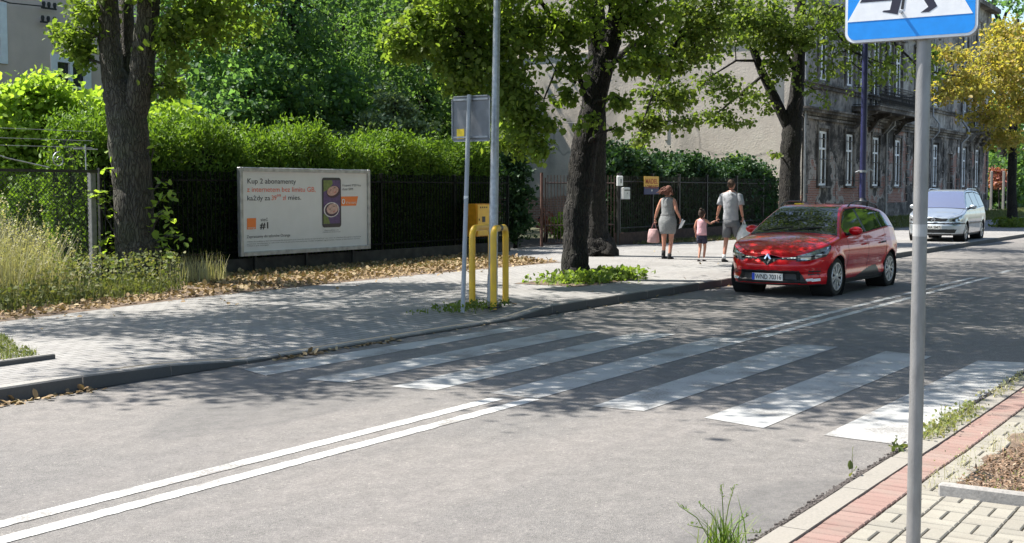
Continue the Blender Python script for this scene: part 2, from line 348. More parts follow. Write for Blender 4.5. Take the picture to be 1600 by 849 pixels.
def bladegeo(P,h,wd,lean=.35,curl=.5):
    n=len(P); a=RNG.uniform(0,2*np.pi,n); d=np.stack([np.cos(a),np.sin(a),0*a],1); s=np.stack([-np.sin(a),np.cos(a),0*a],1)
    H=(h*RNG.uniform(.45,1.1,n))[:,None]; L=(lean*RNG.uniform(.1,1.2,n))[:,None]; up=np.array([[0,0,1.]])
    V=[]
    for (t,wf) in ((0,1),(.5,.8),(1,.08)):
        c=P+up*H*t*(1-.25*L*t)+d*H*L*(t**(1+curl*1.5)); V+= [c-s*wd*wf/2,c+s*wd*wf/2]
    V=np.stack(V,1).reshape(-1,3); b=(np.arange(n)*6)[:,None]
    Q=np.concatenate([b+np.array([0,1,3,2]),b+np.array([2,3,5,4])],1).reshape(-1,4); return V,Q
def grass(name,P,h,wd,m,parent=None,lean=.35,**k):
    V,Q=bladegeo(np.asarray(P,dtype=float),h,wd,lean); return npmesh(name,V,0,Q,m,parent,**k)
def merge(*gs):
    V=[];Q=[];n=0
    for v,q in gs: V.append(v);Q.append(q+n);n+=len(v)
    return np.concatenate(V),np.concatenate(Q)
def rnd(n,x0,x1,y0,y1,z=0.):
    return np.stack([RNG.uniform(x0,x1,n),RNG.uniform(y0,y1,n),np.full(n,float(z))],1)
def inpoly(P,poly):
    x,y=P[:,0],P[:,1]; r=np.zeros(len(P),bool); j=len(poly)-1
    for i in range(len(poly)):
        xi,yi=poly[i];xj,yj=poly[j]; c=((yi>y)!=(yj>y))&(x<(xj-xi)*(y-yi)/(yj-yi+1e-12)+xi); r^=c; j=i
    return r
def sstep(t): t=max(0,min(1,t)); return t*t*(3-2*t)
# ---------------- ground ----------------
YK=9.0   # road-side face of the far kerb
def kerb_h(x):
    if x<7.4: return .13
    if x<9.4: return .13-.10*sstep((x-7.4)/2.0)
    if x<13.7: return .03
    if x<15.2: return .03+.10*sstep((x-13.7)/1.5)
    return .13
def sheet(name,xs,ys,fz,m,**k):
    V=[(x,y,fz(x,y)) for x in xs for y in ys]; n=len(ys)
    Fc=[(i*n+j,(i+1)*n+j,(i+1)*n+j+1,i*n+j+1) for i in range(len(xs)-1) for j in range(n-1)]
    o=obj(name,(V,Fc),m,smooth='all',**k); return tag(o,kind='structure')
M_GROUND=M_EARTH
sheet('ground',[-300,-20,0,40,100,600],[-300,-40,0,2.1],lambda x,y:-.03,M_GROUND)
def bank(x,y):
    return .10+.30*sstep((y-14.6)/3.0)*sstep((x-42)/6)
sheet('earth',[-300,-40,-10,0,10,20,30,40,42,44,46,48,50,60,80,100,130,200,600],[12.6,14.5,15.2,16,16.8,17.7,20,30,60,120,500],bank,M_EARTH)
sheet('road',[-60,0,6,10,14,18,24,34,60,160],[2.10,5.6,9.06],lambda x,y:0,M_ASPH)
# far kerb, stone by stone
kb=MB(); x=-8.0
while x<130:
    L=1.0 if x<60 else 4.0; g=.006
    for (a,b_) in ((x+g,x+L-g),):
        ha,hb=kerb_h(a),kerb_h(b_); y0,y1=YK,YK+.14; c=.014
        V=[(a,y0,-.04),(a,y0+.004,ha-c),(a,y0+c+.004,ha),(a,y1,ha),(a,y1,-.04),(b_,y0,-.04),(b_,y0+.004,hb-c),(b_,y0+c+.004,hb),(b_,y1,hb),(b_,y1,-.04)]
        kb.add(V,[(0,1,2,3,4),(9,8,7,6,5),(0,5,6,1),(1,6,7,2),(2,7,8,3),(3,8,9,4)])
    x+=L
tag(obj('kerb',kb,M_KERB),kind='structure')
def padd(x,y): 
    k=min(kerb_h(x),.12); return .12+(k-.12)*(1-sstep((y-9.15)/1.3))
def pedge(x):   # inner edge of the pavement
    pts=[(-20,13.3),(5,13.3),(9.4,13.66),(13.1,14.23),(19,14.5),(24.2,14.3),(25.6,17.4),(27,18.9),(32,18.9),(33.5,16.9),(40,15.6),(52,14.8),(140,14.6)]
    return float(np.interp(x,[a for a,_ in pts],[b for _,b in pts]))
xs=list(np.arange(-8,16,.4))+list(np.arange(16,46,.8))+[50,60,80,140]
V=[];Fc=[];NJ=14
for x in xs:
    e=pedge(x)
    for j in range(NJ):
        t=(j/(NJ-1))**1.5; y=9.155+(e-9.155)*t; V.append((x,y,padd(x,y)+.004))
for i in range(len(xs)-1):
    for j in range(NJ-1): Fc.append((i*NJ+j,(i+1)*NJ+j,(i+1)*NJ+j+1,i*NJ+j+1))
tag(obj('pavement',(V,Fc),M_PAVE,smooth='all'),kind='structure')
# driveway patch behind the gate
sheet('gate_path',[28.5,36],[18.6,26],lambda x,y:.118,M_SAND)
# near kerb and block paving on the right
def k2(x): return .030-.014*sstep((x-7.6)/1.0)+.06*sstep((x-13)/2)
kb=MB(); x=-2.0
while x<60:
    a,b_=x+.004,x+.996; dy=random.uniform(-.008,.008); ha,hb=k2(a),k2(b_)
    V=[(a,2.09,-.05),(a,2.09,ha),(a,2.232+dy,ha),(a,2.252+dy,ha-.016),(a,2.256+dy,-.05),(b_,2.09,-.05),(b_,2.09,hb),(b_,2.232+dy,hb),(b_,2.252+dy,hb-.016),(b_,2.256+dy,-.05)]
    kb.add(V,[(4,3,2,1,0),(5,6,7,8,9),(1,6,5,0),(2,7,6,1),(3,8,7,2),(4,9,8,3)]); x+=1
tag(obj('near_kerb',kb,M_KERB2),kind='structure')
def swz(x): return k2(x)-.004
def block(m,cx,cy_,lx,ly):
    gx_=.0085; z=swz(cx)+random.uniform(-.002,.0025); g=.0052; c=.006; a,b_=lx/2-gx_+.001,ly/2-g+.001; tx,ty=random.uniform(-.006,.006),random.uniform(-.006,.006)
    P=[(-a,-b_,-.03),(a,-b_,-.03),(a,b_,-.03),(-a,b_,-.03),(-a,-b_,-c),(a,-b_,-c),(a,b_,-c),(-a,b_,-c),(-a+c,-b_+c,0),(a-c,-b_+c,0),(a-c,b_-c,0),(-a+c,b_-c,0)]
    m.add([(cx+p[0],cy_+p[1],z+p[2]+p[0]*tx+p[1]*ty) for p in P],[(8,9,10,11),(4,5,9,8),(5,6,10,9),(6,7,11,10),(7,4,8,11),(0,1,5,4),(1,2,6,5),(2,3,7,6),(3,0,4,7)])
red=MB(); x=3.0
while x<22: block(red,x+.05,1.985,.1,.2); x+=.1
tag(obj('red_block_strip',red,M_BLKR),kind='structure')
buff=MB()
def inbed(x,y): return 7.17<x<9.3 and y<1.74-max(0,(x-8.3))*.25
for i in range(int((20-3)/.2)):
    for j in range(11):
        x=3.0+i*.2; y=1.88-(j+1)*.2
        if inbed(x+.1,y+.1): continue
        if (i+j)%2: block(buff,x+.1,y+.05,.2,.1); block(buff,x+.1,y+.15,.2,.1)
        else: block(buff,x+.05,y+.1,.1,.2); block(buff,x+.15,y+.1,.1,.2)
tag(obj('block_paving',buff,M_BLKG),kind='structure')
sheet('joint_bed',[-5,0,3,7,7.4,7.8,8.2,8.6,9,12.5,13,13.5,14,14.5,15,16,60],[-3,2.09],lambda x,y:swz(x)-.016,M_SAND)
sheet('planting_bed',list(np.linspace(7.17,9.3,16)),list(np.linspace(-1.5,1.74,20)),lambda x,y:.024+.02*math.sin(x*7)*math.sin(y*5)-.02*(y>1.7),M_SOIL)
be=MB(); be.cbox((7.14,.62,.037),(.06,2.2,.12),.012); be.cbox((7.14,-1.05,.032),(.06,1.1,.12),.012)
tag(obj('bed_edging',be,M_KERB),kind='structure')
# ---------------- painted markings (4 mm sheets) ----------------
zb=[((380,577),(415,587),(801,510),(829,512)),((477,593),(540,598),(877.5,515.5),(939,518)),((610,604),(680,610),(992,520),(1057,522)),((765,614.5),(840,623),(1115,527),(1180,529)),((924,635),(1006,642.5),(1238,537.5),(1310,542)),((1100,653),(1193,669),(1384,548.6),(1456,557)),((1287,680),(1378,690),(1528,563.6),(1598,570))]
vz=MB()
for a,b_,c_,d_ in zb:
    P=[on(*a,.004),on(*b_,.004),on(*d_,.004),on(*c_,.004)]
    if a[0]==1287: P=[P[0],Vector((P[0].x-.05,2.262,.004)),Vector((P[2].x+.2,2.262,.004)),P[3]]
    vz.add(P,[(0,1,2,3)])
tag(obj('crossing_stripes',vz,M_PAINT_OLD),kind='structure')
def strip(pts,wd,m=None):
    mb=m or MB(); V=[]
    P_0=[Vector(p) for p in pts]; pts=[]
    for a,b in zip(P_0,P_0[1:]):
        k=max(1,int((b-a).length/.07)); pts+=[a.lerp(b,i/k) for i in range(k)]
    pts.append(P_0[-1]); n=len(pts)
    for i in range(n):
        t=(Vector(pts[min(i+1,n-1)])-Vector(pts[max(i-1,0)])).normalized(); s=Vector((-t.y,t.x,0))*(wd/2+random.gauss(0,.0035))
        V+= [Vector(pts[i])-s,Vector(pts[i])+s]
    return mb.add(V,[(2*i,2*i+2,2*i+3,2*i+1) for i in range(n-1)])
ln=MB(); strip([(-6,5.74,.004),(3.9,5.72,.004),(8.6,5.70,.004)],.125,ln); strip([(-6,5.47,.004),(3.9,5.45,.004),(8.75,5.43,.004)],.125,ln)
tag(obj('centre_line',ln,M_PAINT),kind='structure')
ln=MB(); strip([(14.1,5.74,.004),(20,5.72,.004),(25.9,5.66,.004)],.11,ln); strip([(13.95,5.46,.004),(20,5.45,.004),(26.1,5.40,.004)],.12,ln)
for i in range(8): strip([(27.6+i*3.0,5.5,.004),(28.7+i*3.0,5.5,.004)],.12,ln)
tag(obj('far_centre_line',ln,M_PAINT),kind='structure')
def dirt(name,y0,sg,xa,xb,amp):
    V=[];xs=np.arange(xa,xb,.035); w_=0
    for x in xs: w_=.75*w_+random.gauss(0,.35); V+=[(x,y0,.003),(x,y0+sg*max(.006,amp*(1+w_)),.003)]
    tag(obj(name,(V,[(2*i,2*i+2,2*i+3,2*i+1) for i in range(len(xs)-1)]),M_DIRT),kind='structure')
M_DIRT=mat('gutter dirt',(.045,.04,.034),.95,var=.5,scale=30,bump=1,bscale=60)
dirt('gutter_dirt',2.257,1,3.5,15,.022); dirt('gutter_dirt',8.999,-1,4,30,.028)
# ---------------- stuff on the ground ----------------
def sc(n,poly,z=.12):
    xs=[p[0] for p in poly]; ys=[p[1] for p in poly]; P=rnd(n*2,min(xs),max(xs),min(ys),max(ys),z); P=P[inpoly(P,poly)]; return P[:n]
verge=[(-2,13.35),(9.4,13.75),(13.1,14.3),(19,14.55),(24.2,14.35),(25.8,17.2),(26.2,17.7),(-2,17.7)]
tag(obj('verge_soil',([(-2,13.3,.126),(9.4,13.62,.126),(13.1,14.2,.126),(19,14.45,.126),(24.2,14.25,.126),(25.8,17.3,.126),(26.2,17.9,.128),(-2,17.9,.128)],[tuple(range(8))]),M_SOIL),kind='structure')
P1=sc(26000,verge,.135); keep=(P1[:,1]<pe if False else True) if False else np.ones(len(P1),bool)
edge=np.array([pedge(x) for x in P1[:,0]]); dd=P1[:,1]-edge
keep=RNG.random(len(P1))<np.where(P1[:,0]<14.5,np.clip(1.35-dd/1.0,0,1),np.clip(1.2-dd/5.5,0.1,1))
P1=P1[keep]; P1[:,2]+=RNG.random(len(P1))*.03
P2=rnd(1500,0,26,12.8,14.4,.128); e2=np.array([pedge(x) for x in P2[:,0]]); k2_=(P2[:,1]<e2)&(RNG.random(len(P2))<np.exp(-(e2-P2[:,1])*5)); P2=P2[k2_]
P3=rnd(1500,33.5,48,15.0,17.4,.14); e3=np.array([pedge(x) for x in P3[:,0]]); P3=P3[P3[:,1]>e3-.15]
P4=rnd(70,6,40,9.3,16,.13); e4=np.array([pedge(x) for x in P4[:,0]]); P4=P4[P4[:,1]<e4]
V,Q=leafgeo(np.concatenate([P1,P2,P3,P4]),.058,flat=.35,down=0,rs=.45)
npmesh('leaf_litter',V,0,Q,M_LITTER,kind='stuff',label='dry brown and ochre fallen leaves along the verge')
G1=sc(15000,[(-2,14.6),(9.4,14.7),(13.1,15.4),(16,15.9),(24.6,15.2),(26,17.7),(-2,17.7)],.12)
g1=bladegeo(G1,.10,.008,.5); G1b=sc(3500,[(33.5,17),(40,15.7),(47,15.2),(47,17.5),(33.5,17.5)],.12); g2=bladegeo(G1b,.14,.012,.5)
G2=sc(14000,[(48,15.2),(100,14.9),(100,17.8),(48,17.8)],.12); G2[:,2]=[bank(a,b_) for a,b_ in G2[:,:2]]; g3=bladegeo(G2,.16,.03,.5)
V,Q=merge(g1,g2,g3); npmesh('verge_grass',V,0,Q,M_GRASS,kind='stuff',label='short green grass on the verges')
# tall hay on the left
H1=sc(8500,[(3,14.9),(9.9,14.95),(12.3,15.6),(12.6,17.5),(3,17.5)],.12)
fr=np.clip(1.15-np.maximum(0,H1[:,0]-10.3)/3.0,.2,1)*np.clip(.55+(H1[:,1]-14.9)*.35,.4,1)
V1,Q1=bladegeo(H1,1.55,.009,.38); V1=V1.reshape(-1,6,3); V1[:,:,2]=.12+(V1[:,:,2]-.12)*(fr[:,None])*1.15; V1=V1.reshape(-1,3)
tips=V1.reshape(-1,6,3)[::2,4]; sel=RNG.random(len(tips))<.6; tips=tips[sel]
sp=[];
for k in range(7): sp.append(tips+np.stack([RNG.normal(0,.008,len(tips)),RNG.normal(0,.008,len(tips)),-.025*k+.06+0*tips[:,0]],1))
gs=leafgeo(np.concatenate(sp),.03,down=-.9)
V,Q=merge((V1,Q1),gs); npmesh('tall_grass',V,0,Q,M_HAY,kind='stuff',label='tall dry seeding grass by the mesh fence')
W1=sc(3600,[(3,14.35),(9.5,14.4),(12.9,14.95),(14.2,15.5),(14.2,16.6),(9,15.6),(3,15.6)],.12); gw=bladegeo(W1,.34,.012,.7)
L1=np.concatenate([W1]*2); L1[:,2]=.14+RNG.random(len(L1))**1.3*np.where(L1[:,0]>11.2,.62,.32); lw=leafgeo(L1,.055,down=-.1)
V,Q=merge(gw,lw); npmesh('weeds',V,0,Q,M_GRASS,kind='stuff',label='low green weeds in front of the tall grass')
H3=sc(300,[(14.6,16.2),(15.9,16.3),(15.9,16.9),(14.6,16.8)],.12)
V1,Q1=bladegeo(H3,.55,.012,.35); npmesh('dry_grass_tufts',V1,0,Q1,M_HAY,kind='stuff',label='short dry grass tufts right of the forked tree')
# plants in the bed on the left pavement
BL=[(5.5,10.15),(7.45,10.2),(7.9,11.2),(8.3,12.0),(5.5,12.2)]
Bp=sc(2600,BL,.12); V,Q=merge(bladegeo(Bp,.13,.009,.8),leafgeo(Bp+np.array([0,0,.06]),.028,down=-.2))
npmesh('bed_plants',V,0,Q,M_GRASS,kind='stuff',label='low green plants in the bed on the left pavement')
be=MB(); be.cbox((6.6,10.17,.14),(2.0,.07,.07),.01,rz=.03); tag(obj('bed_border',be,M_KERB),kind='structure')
# ---------------- buildings ----------------
def holes_wall(m,x0,x1,z0,z1,y,th,holes,rev=.2):
    xs=sorted({x0,x1,*[h[0] for h in holes],*[h[1] for h in holes]}); zs=sorted({z0,z1,*[h[2] for h in holes],*[h[3] for h in holes]})
    def inh(a,b): return any(h[0]<a<h[1] and h[2]<b<h[3] for h in holes)
    for i in range(len(xs)-1):
        for j in range(len(zs)-1):
            if not inh((xs[i]+xs[i+1])/2,(zs[j]+zs[j+1])/2):
                m.add([(xs[i],y,zs[j]),(xs[i+1],y,zs[j]),(xs[i+1],y,zs[j+1]),(xs[i],y,zs[j+1])],[(0,1,2,3)])
    for (a,b,c,d) in holes:
        m.add([(a,y,c),(b,y,c),(b,y,d),(a,y,d),(a,y+rev,c),(b,y+rev,c),(b,y+rev,d),(a,y+rev,d)],[(0,4,5,1),(1,5,6,2),(2,6,7,3),(3,7,4,0)])
def sooty(name,soot,mid,pale,brickamt,zb=2.4):
    q=NT(name); p=q.pos()
    n=q.noise(p,.55,7,.65); n2=q.noise(p,3.2,6,.7); f=q.mix(.4,n,n2)
    c=q.ramp(f,[(.42,soot),(.50,mid),(.57,pale)])
    drip=q.noise(p,1.6,5,.6,(1.3,1,.2)); c=q.mix(q.ramp(drip,[(.45,0.),(.66,.4)]),c,tuple(x*.6 for x in soot))
    br=q.n('ShaderNodeTexBrick'); mp=q.n('ShaderNodeMapping'); mp.inputs['Rotation'].default_value=(math.pi/2,0,0); q.l(p,mp.inputs[0]); q.l(mp.outputs[0],br.inputs[0])
    br.inputs['Scale'].default_value=1; br.inputs['Brick Width'].default_value=.26; br.inputs['Row Height'].default_value=.075; br.inputs['Mortar Size'].default_value=.012
    br.inputs['Color1'].default_value=(.34,.13,.08,1); br.inputs['Color2'].default_value=(.22,.08,.05,1); br.inputs['Mortar'].default_value=(.3,.27,.24,1)
    pn=q.noise(p,.42,5,.6,(1,1,.9)); sx=q.n('ShaderNodeSeparateXYZ'); q.l(p,sx.inputs[0])
    low=q.n('ShaderNodeMapRange',i_1=zb+1.8,i_2=zb-1.6,i_3=-.06,i_4=.11); q.l(sx.outputs[2],low.inputs[0])
    ad=q.n('ShaderNodeMath',operation='ADD'); q.l(pn,ad.inputs[0]); q.l(low.outputs[0],ad.inputs[1])
    mk=q.ramp(ad.outputs[0],[(.60-brickamt,0.),(.615-brickamt,1.)]); rim=q.ramp(ad.outputs[0],[(.565-brickamt,0.),(.575-brickamt,1.)])
    c=q.mix(rim,c,(.36,.32,.28)); c=q.mix(mk,c,br.outputs[0])
    q.l(c,q.b.inputs['Base Color']); q.b.inputs['Roughness'].default_value=.95; q.bump(q.mix(.5,n2,q.noise(p,25,4)),.6,.04); return q.m
M_SOOT=sooty('sooty ground floor stucco',(.027,.023,.019),(.08,.07,.06),(.31,.27,.23),.04)
M_SOOT2=sooty('grey upper storey stucco',(.11,.10,.088),(.29,.27,.24),(.44,.415,.37),-.02)
M_TRIM=sooty('grimy stucco mouldings',(.052,.046,.04),(.14,.125,.11),(.31,.285,.25),-.2)
q=NT('patched beige render'); p=q.pos()
n=q.noise(p,.22,6,.6); n2=q.noise(p,1.6,6,.7); c=q.ramp(q.mix(.35,n,n2),[(.36,(.39,.35,.30)),(.48,(.53,.465,.395)),(.6,(.60,.545,.46))])
st=q.noise(p,.5,6,.6,(1,1.6,.25)); c=q.mix(q.ramp(st,[(.5,0.),(.66,.5)]),c,(.24,.225,.20))
wv=q.n('ShaderNodeTexVoronoi',i_2=.22,feature='DISTANCE_TO_EDGE'); av=q.n('ShaderNodeVectorMath',operation='ADD'); q.l(p,av.inputs[0]); nz=q.n('ShaderNodeTexNoise',i_2=.8); q.l(p,nz.inputs[0]); q.l(nz.outputs['Color'],av.inputs[1]); q.l(av.outputs[0],wv.inputs[0])
c=q.mix(q.ramp(wv.outputs['Distance'],[(.0,.6),(.012,0.)]),c,(.2,.18,.16))
br=q.n('ShaderNodeTexBrick'); mp=q.n('ShaderNodeMapping'); mp.inputs['Rotation'].default_value=(0,math.pi/2,math.pi/2); q.l(p,mp.inputs[0]); q.l(mp.outputs[0],br.inputs[0])
br.inputs['Scale'].default_value=1; br.inputs['Brick Width'].default_value=.27; br.inputs['Row Height'].default_value=.08; br.inputs['Mortar Size'].default_value=.014
br.inputs['Color1'].default_value=(.36,.17,.11,1); br.inputs['Color2'].default_value=(.26,.12,.08,1); br.inputs['Mortar'].default_value=(.40,.36,.31,1)
sx=q.n('ShaderNodeSeparateXYZ'); q.l(p,sx.inputs[0]); ad=q.n('ShaderNodeMath',operation='MULTIPLY_ADD'); q.l(q.noise(p,.8,4),ad.inputs[0]); ad.inputs[1].default_value=.8; q.l(sx.outputs[2],ad.inputs[2])
c=q.mix(q.ramp(ad.outputs[0],[(.0,1.),(1.,0.)]) if False else c,c,c) if False else c
mr=q.n('ShaderNodeMapRange',i_1=1.85,i_2=1.75,i_3=0.,i_4=1.); q.l(ad.outputs[0],mr.inputs[0]); c=q.mix(mr.outputs[0],c,br.outputs[0])
q.l(c,q.b.inputs['Base Color']); q.b.inputs['Roughness'].default_value=.95; q.bump(q.mix(.5,n2,q.noise(p,14,4)),.5,.05); M_FIRE=q.m
M_HOUSE=mat('greyish beige house render',(.66,.52,.43),.9,var=.08,scale=1.2,bump=.2,bscale=20)
M_GLASS=mat('window glass',(.02,.022,.025),.06,spec=.8)
M_CURT=mat('net curtain',(.45,.45,.44),.8,var=.15,scale=6,stretch=(4,1,.6))
M_WFRAME=mat('white window frame',(.86,.86,.84),.5,var=.05,scale=6)
M_PIPE=mat('zinc downpipe',(.30,.30,.30),.5,.5,var=.2,scale=5)
M_ROOF=mat('dark roofing felt',(.06,.058,.055),.9,var=.3,scale=2)
FY=18.0; BX=50.3
B=thing('tenement_house','sooty grey stucco tenement with peeling plaster, quoins, balconies and a bare beige gable wall','tenement',(BX,FY,.1))
gx=[52.9,56.6,60.7,64.5,68.3,72.1,79.0,82.5]
hg=[(x-.62,x+.62,1.95,4.35) for x in gx]+[(75.0,76.3,.6,3.9)]
hu=[(x-.6,x+.6,6.55,9.1) for x in gx if not 57.5<x<63.5 and not 80<x<84]+[(60.0,61.3,5.75,9.1),(58.0,59.0,6.55,9.1),(62.4,63.4,6.55,9.1),(81.8,83.1,5.75,9.1)]
hv=[(x-.55,x+.55,10.3,12.3) for x in gx]
mb=MB(); holes_wall(mb,BX,85.8,.0,5.3,FY,.3,hg); obj('ground_floor_wall',mb,M_SOOT,B)
mb=MB(); holes_wall(mb,BX,85.8,5.3,13.6,FY+.05,.3,hu+hv); obj('upper_wall',mb,M_SOOT2,B)
mb=MB(); mb.add([(BX-.01,FY,0),(BX-.01,FY+17,0),(BX-.01,FY+17,16.2),(BX-.01,FY+8.5,18),(BX-.01,FY,13.6)],[(0,4,3,2,1)]); 
mb.add([(BX,FY+17,0),(85.8,FY+17,0),(85.8,FY+17,13.6),(BX,FY+17,13.6),(85.8,FY,0),(85.8,FY,13.6)],[(0,3,2,1),(4,1,2,5)]); obj('gable_wall',mb,M_FIRE,B)
mb=MB(); mb.add([(BX-.15,FY-.3,13.6),(86,FY-.3,13.6),(86,FY+8.5,18),(BX-.15,FY+8.5,18),(86,FY+17.2,13.6),(BX-.15,FY+17.2,13.6)],[(0,1,2,3),(3,2,4,5)]); obj('roof',mb,M_ROOF,B)
# ledge line on the gable
mb=MB(); mb.bb(BX-.07,BX-.01,FY+1,FY+15,8.05,8.14); mb.bb(BX-.05,BX-.01,FY+6.2,FY+6.35,4,13); obj('gable_ledge',mb,M_FIRE,B)
mb=MB()
for i in range(4):
    mb.box((BX-.04,FY+9.2+i*.3,8.4-i*.9),(.06,.06,1.5),rx=.35+.2*i)
obj('gable_patch',mb,M_FIRE,B)
# mouldings
def stones(m,xc,z0,z1,w_=.55,h=.42,dp=.07):
    z=z0; k=0
    while z<z1-.2:
        ww=w_ if k%2 else w_*.75; m.cbox((xc,FY-dp/2+.01,z+h/2-.02),(ww,dp+.02,h-.05),.02); z+=h; k+=1
mb=MB()
for xc in (50.65,58.65,62.6,66.4,70.3,74.1,77.4,80.75,85.4): mb=MB(); stones(mb,xc,1.2,4.9); obj('quoins',mb,M_TRIM,B)
mb=MB(); mb.bb(BX-.05,85.9,FY-.09,FY-.002,.1,1.15); obj('plinth',mb,M_TRIM,B)
mb=MB()
mb.bb(BX-.1,86,FY-.10,FY-.002,4.95,5.07); mb.bb(BX-.15,86.05,FY-.28,FY-.002,5.07,5.19); mb.bb(BX-.18,86.1,FY-.36,FY-.002,5.19,5.27)
mb.bb(BX-.1,86,FY-.06,FY+.04,6.15,6.3); mb.bb(BX-.12,86.05,FY-.14,FY+.04,6.3,6.38)
mb.bb(BX-.1,86,FY-.12,FY+.04,9.7,9.85); mb.bb(BX-.3,86.2,FY-.5,FY+.04,13.3,13.58)
obj('cornice',mb,M_TRIM,B)
mb=MB()
mb.bb(BX,85.9,FY-.10,FY-.002,4.80,4.9)
obj('frieze',mb,M_TRIM,B)
for h in hu: mb=MB(); mb.bb(h[0]-.3,h[1]+.3,FY-.18,FY+.04,h[3]+.26,h[3]+.40); obj('window_hood',mb,M_TRIM,B)
mb=MB()
for (x0_,z0_,ln_) in ((54.7,0,1),(58.1,0,1),(66.0,0,1),(81,0,1)): mb.bb(x0_,x0_+.03,FY-.015,FY-.002,1.3,4.8)
for z in (2.2,3.1,4.0): mb.bb(BX,85.8,FY-.012,FY-.002,z,z+.03)
obj('stucco_bands',mb,M_TRIM,B)
def window(h,y,kind=0):
    a,b,c,d=h; t=.11; yy=y+.05
    f=MB(); f.bb(a+.01,a+t,yy,yy+.06,c+.02,d-.01); f.bb(b-t,b-.01,yy,yy+.06,c+.02,d-.01); f.bb(a+t,b-t,yy,yy+.06,c+.02,c+t); f.bb(a+t,b-t,yy,yy+.06,d-t,d-.01)
    zt=c+(d-c)*.66; f.bb(a+t,b-t,yy-.01,yy+.06,zt,zt+.09); f.bb((a+b)/2-.07,(a+b)/2+.07,yy-.005,yy+.06,c+t,d-t)
    o=obj('window',f,M_WFRAME,B)
    g=MB(); g.bb(a+t,b-t,yy+.03,yy+.035,c+t,d-t); obj('pane',g,M_GLASS,o)
    if kind!=2:
        g=MB(); g.bb(a-.12,b+.12,y-.16,y+.11,c-.08,c-.005); obj('sill',g,M_TRIM,o)
    sr_=MB(); pr=.06 if kind!=2 else .03; e=.002 if kind!=2 else -.04
    sr_.bb(a-.16,a-.005,FY-pr,FY-e,c-.05,d+.1); sr_.bb(b+.005,b+.16,FY-pr,FY-e,c-.05,d+.1); sr_.bb(a-.16,b+.16,FY-pr-.02,FY-e,d+.1,d+.24); obj('surround',sr_,M_TRIM,o)
    if kind==1:
        g=MB(); g.bb(a+t,(a+b)/2-.05,yy+.008,yy+.028,zt+.09,d-t); obj('pale_blind',g,M_CURT,o)
for i,h in enumerate(hg[:-1]): window(h,FY,1 if i in (0,1,3,5) else 0)
for h in hu: window(h,FY+.05,2)
for h in hv: window(h,FY+.05,2)
h=hg[-1]; mb=MB(); mb.bb(h[0],h[1],FY+.14,FY+.19,h[2],h[3]); mb.bb(h[0]+.1,h[0]+.55,FY+.11,FY+.139,h[2]+.2,h[3]-1.1); mb.bb(h[1]-.55,h[1]-.1,FY+.11,FY+.139,h[2]+.2,h[3]-1.1); obj('door',mb,mat('dark brown door',(.05,.03,.02),.6,var=.3,scale=5),B)
def balcony(x0,x1):
    s=MB(); s.bb(x0,x1,FY-1.25,FY+.04,5.42,5.60); s.bb(x0-.06,x1+.06,FY-1.31,FY+.04,5.60,5.66)
    for x in np.linspace(x0+.3,x1-.3,4): s.prism([(0,5.42),(0,4.5),(-.25,4.75),(-.5,5.15),(-1.05,5.30),(-1.05,5.42)],lambda u,v,w_,x=x:(x+w_,FY+u,v),-.09,.09)
    o=obj('balcony',s,M_TRIM,B)
    r=MB(); yf=FY-1.22
    for z in (5.72,6.62,6.5): r.tube([(x0+.03,FY-.02,z),(x0+.03,yf,z),(x1-.03,yf,z),(x1-.03,FY-.02,z)],.022,5)
    x=x0+.15
    while x<x1-.1:
        r.tube([(x,yf,5.66),(x,yf,6.6)],.011,4)
        pts=[(x+.09+.075*math.cos(t)*(.4+t/9),yf-.01,6.1+.2*math.sin(t)*(.4+t/9)) for t in np.linspace(0,9,16)]; r.tube(pts,.012,4)
        pts=[(x+.09-.06*math.cos(t)*(.4+t/9),yf-.03*math.sin(t/9*3.1),5.9-.12*math.sin(t)*(.4+t/9)) for t in np.linspace(0,9,14)]; r.tube(pts,.012,4)
        x+=.2
    for y in np.linspace(FY-.1,yf+.1,7): r.tube([(x0+.03,y,5.66),(x0+.03,y,6.6)],.014,4); r.tube([(x1-.03,y,5.66),(x1-.03,y,6.6)],.014,4)
    obj('railing',r,M_IRON2,o)
balcony(57.0,64.4); balcony(79.6,85.6)
for (x,r_,nm) in ((62.15,.055,1),(77.9,.07,2),(70.9,.05,3)):
    m=MB(); m.tube([(x,FY-.12,.3),(x,FY-.12,4.6),(x+.15,FY-.45,5.0),(x+.15,FY-.45,5.45),(x,FY-.14,5.9),(x,FY-.14,13.3)],r_,8); obj('downpipe',m,M_WHITE if nm==0 else M_PIPE,B,smooth=True)
m=MB(); m.tube([(BX-.09,FY+1.35,5.6),(BX-.09,FY+1.35,13.4)],.055,8); obj('downpipe',m,M_WHITE,B,smooth=True)
m=MB(); m.tube([(BX+.05,FY-.10,.3),(BX+.05,FY-.10,13.2)],.05,8); obj('downpipe',m,M_PIPE,B,smooth=True)
mb=MB(); mb.bb(84.6,85.4,FY-.10,FY-.09,4.45,4.68); obj('street_name_plate',mb,M_WHITE,B)
mb=MB(); mb.bb(77.0,77.35,FY-.11,FY-.1,4.0,4.35); obj('house_number_plate',mb,M_WHITE,B)
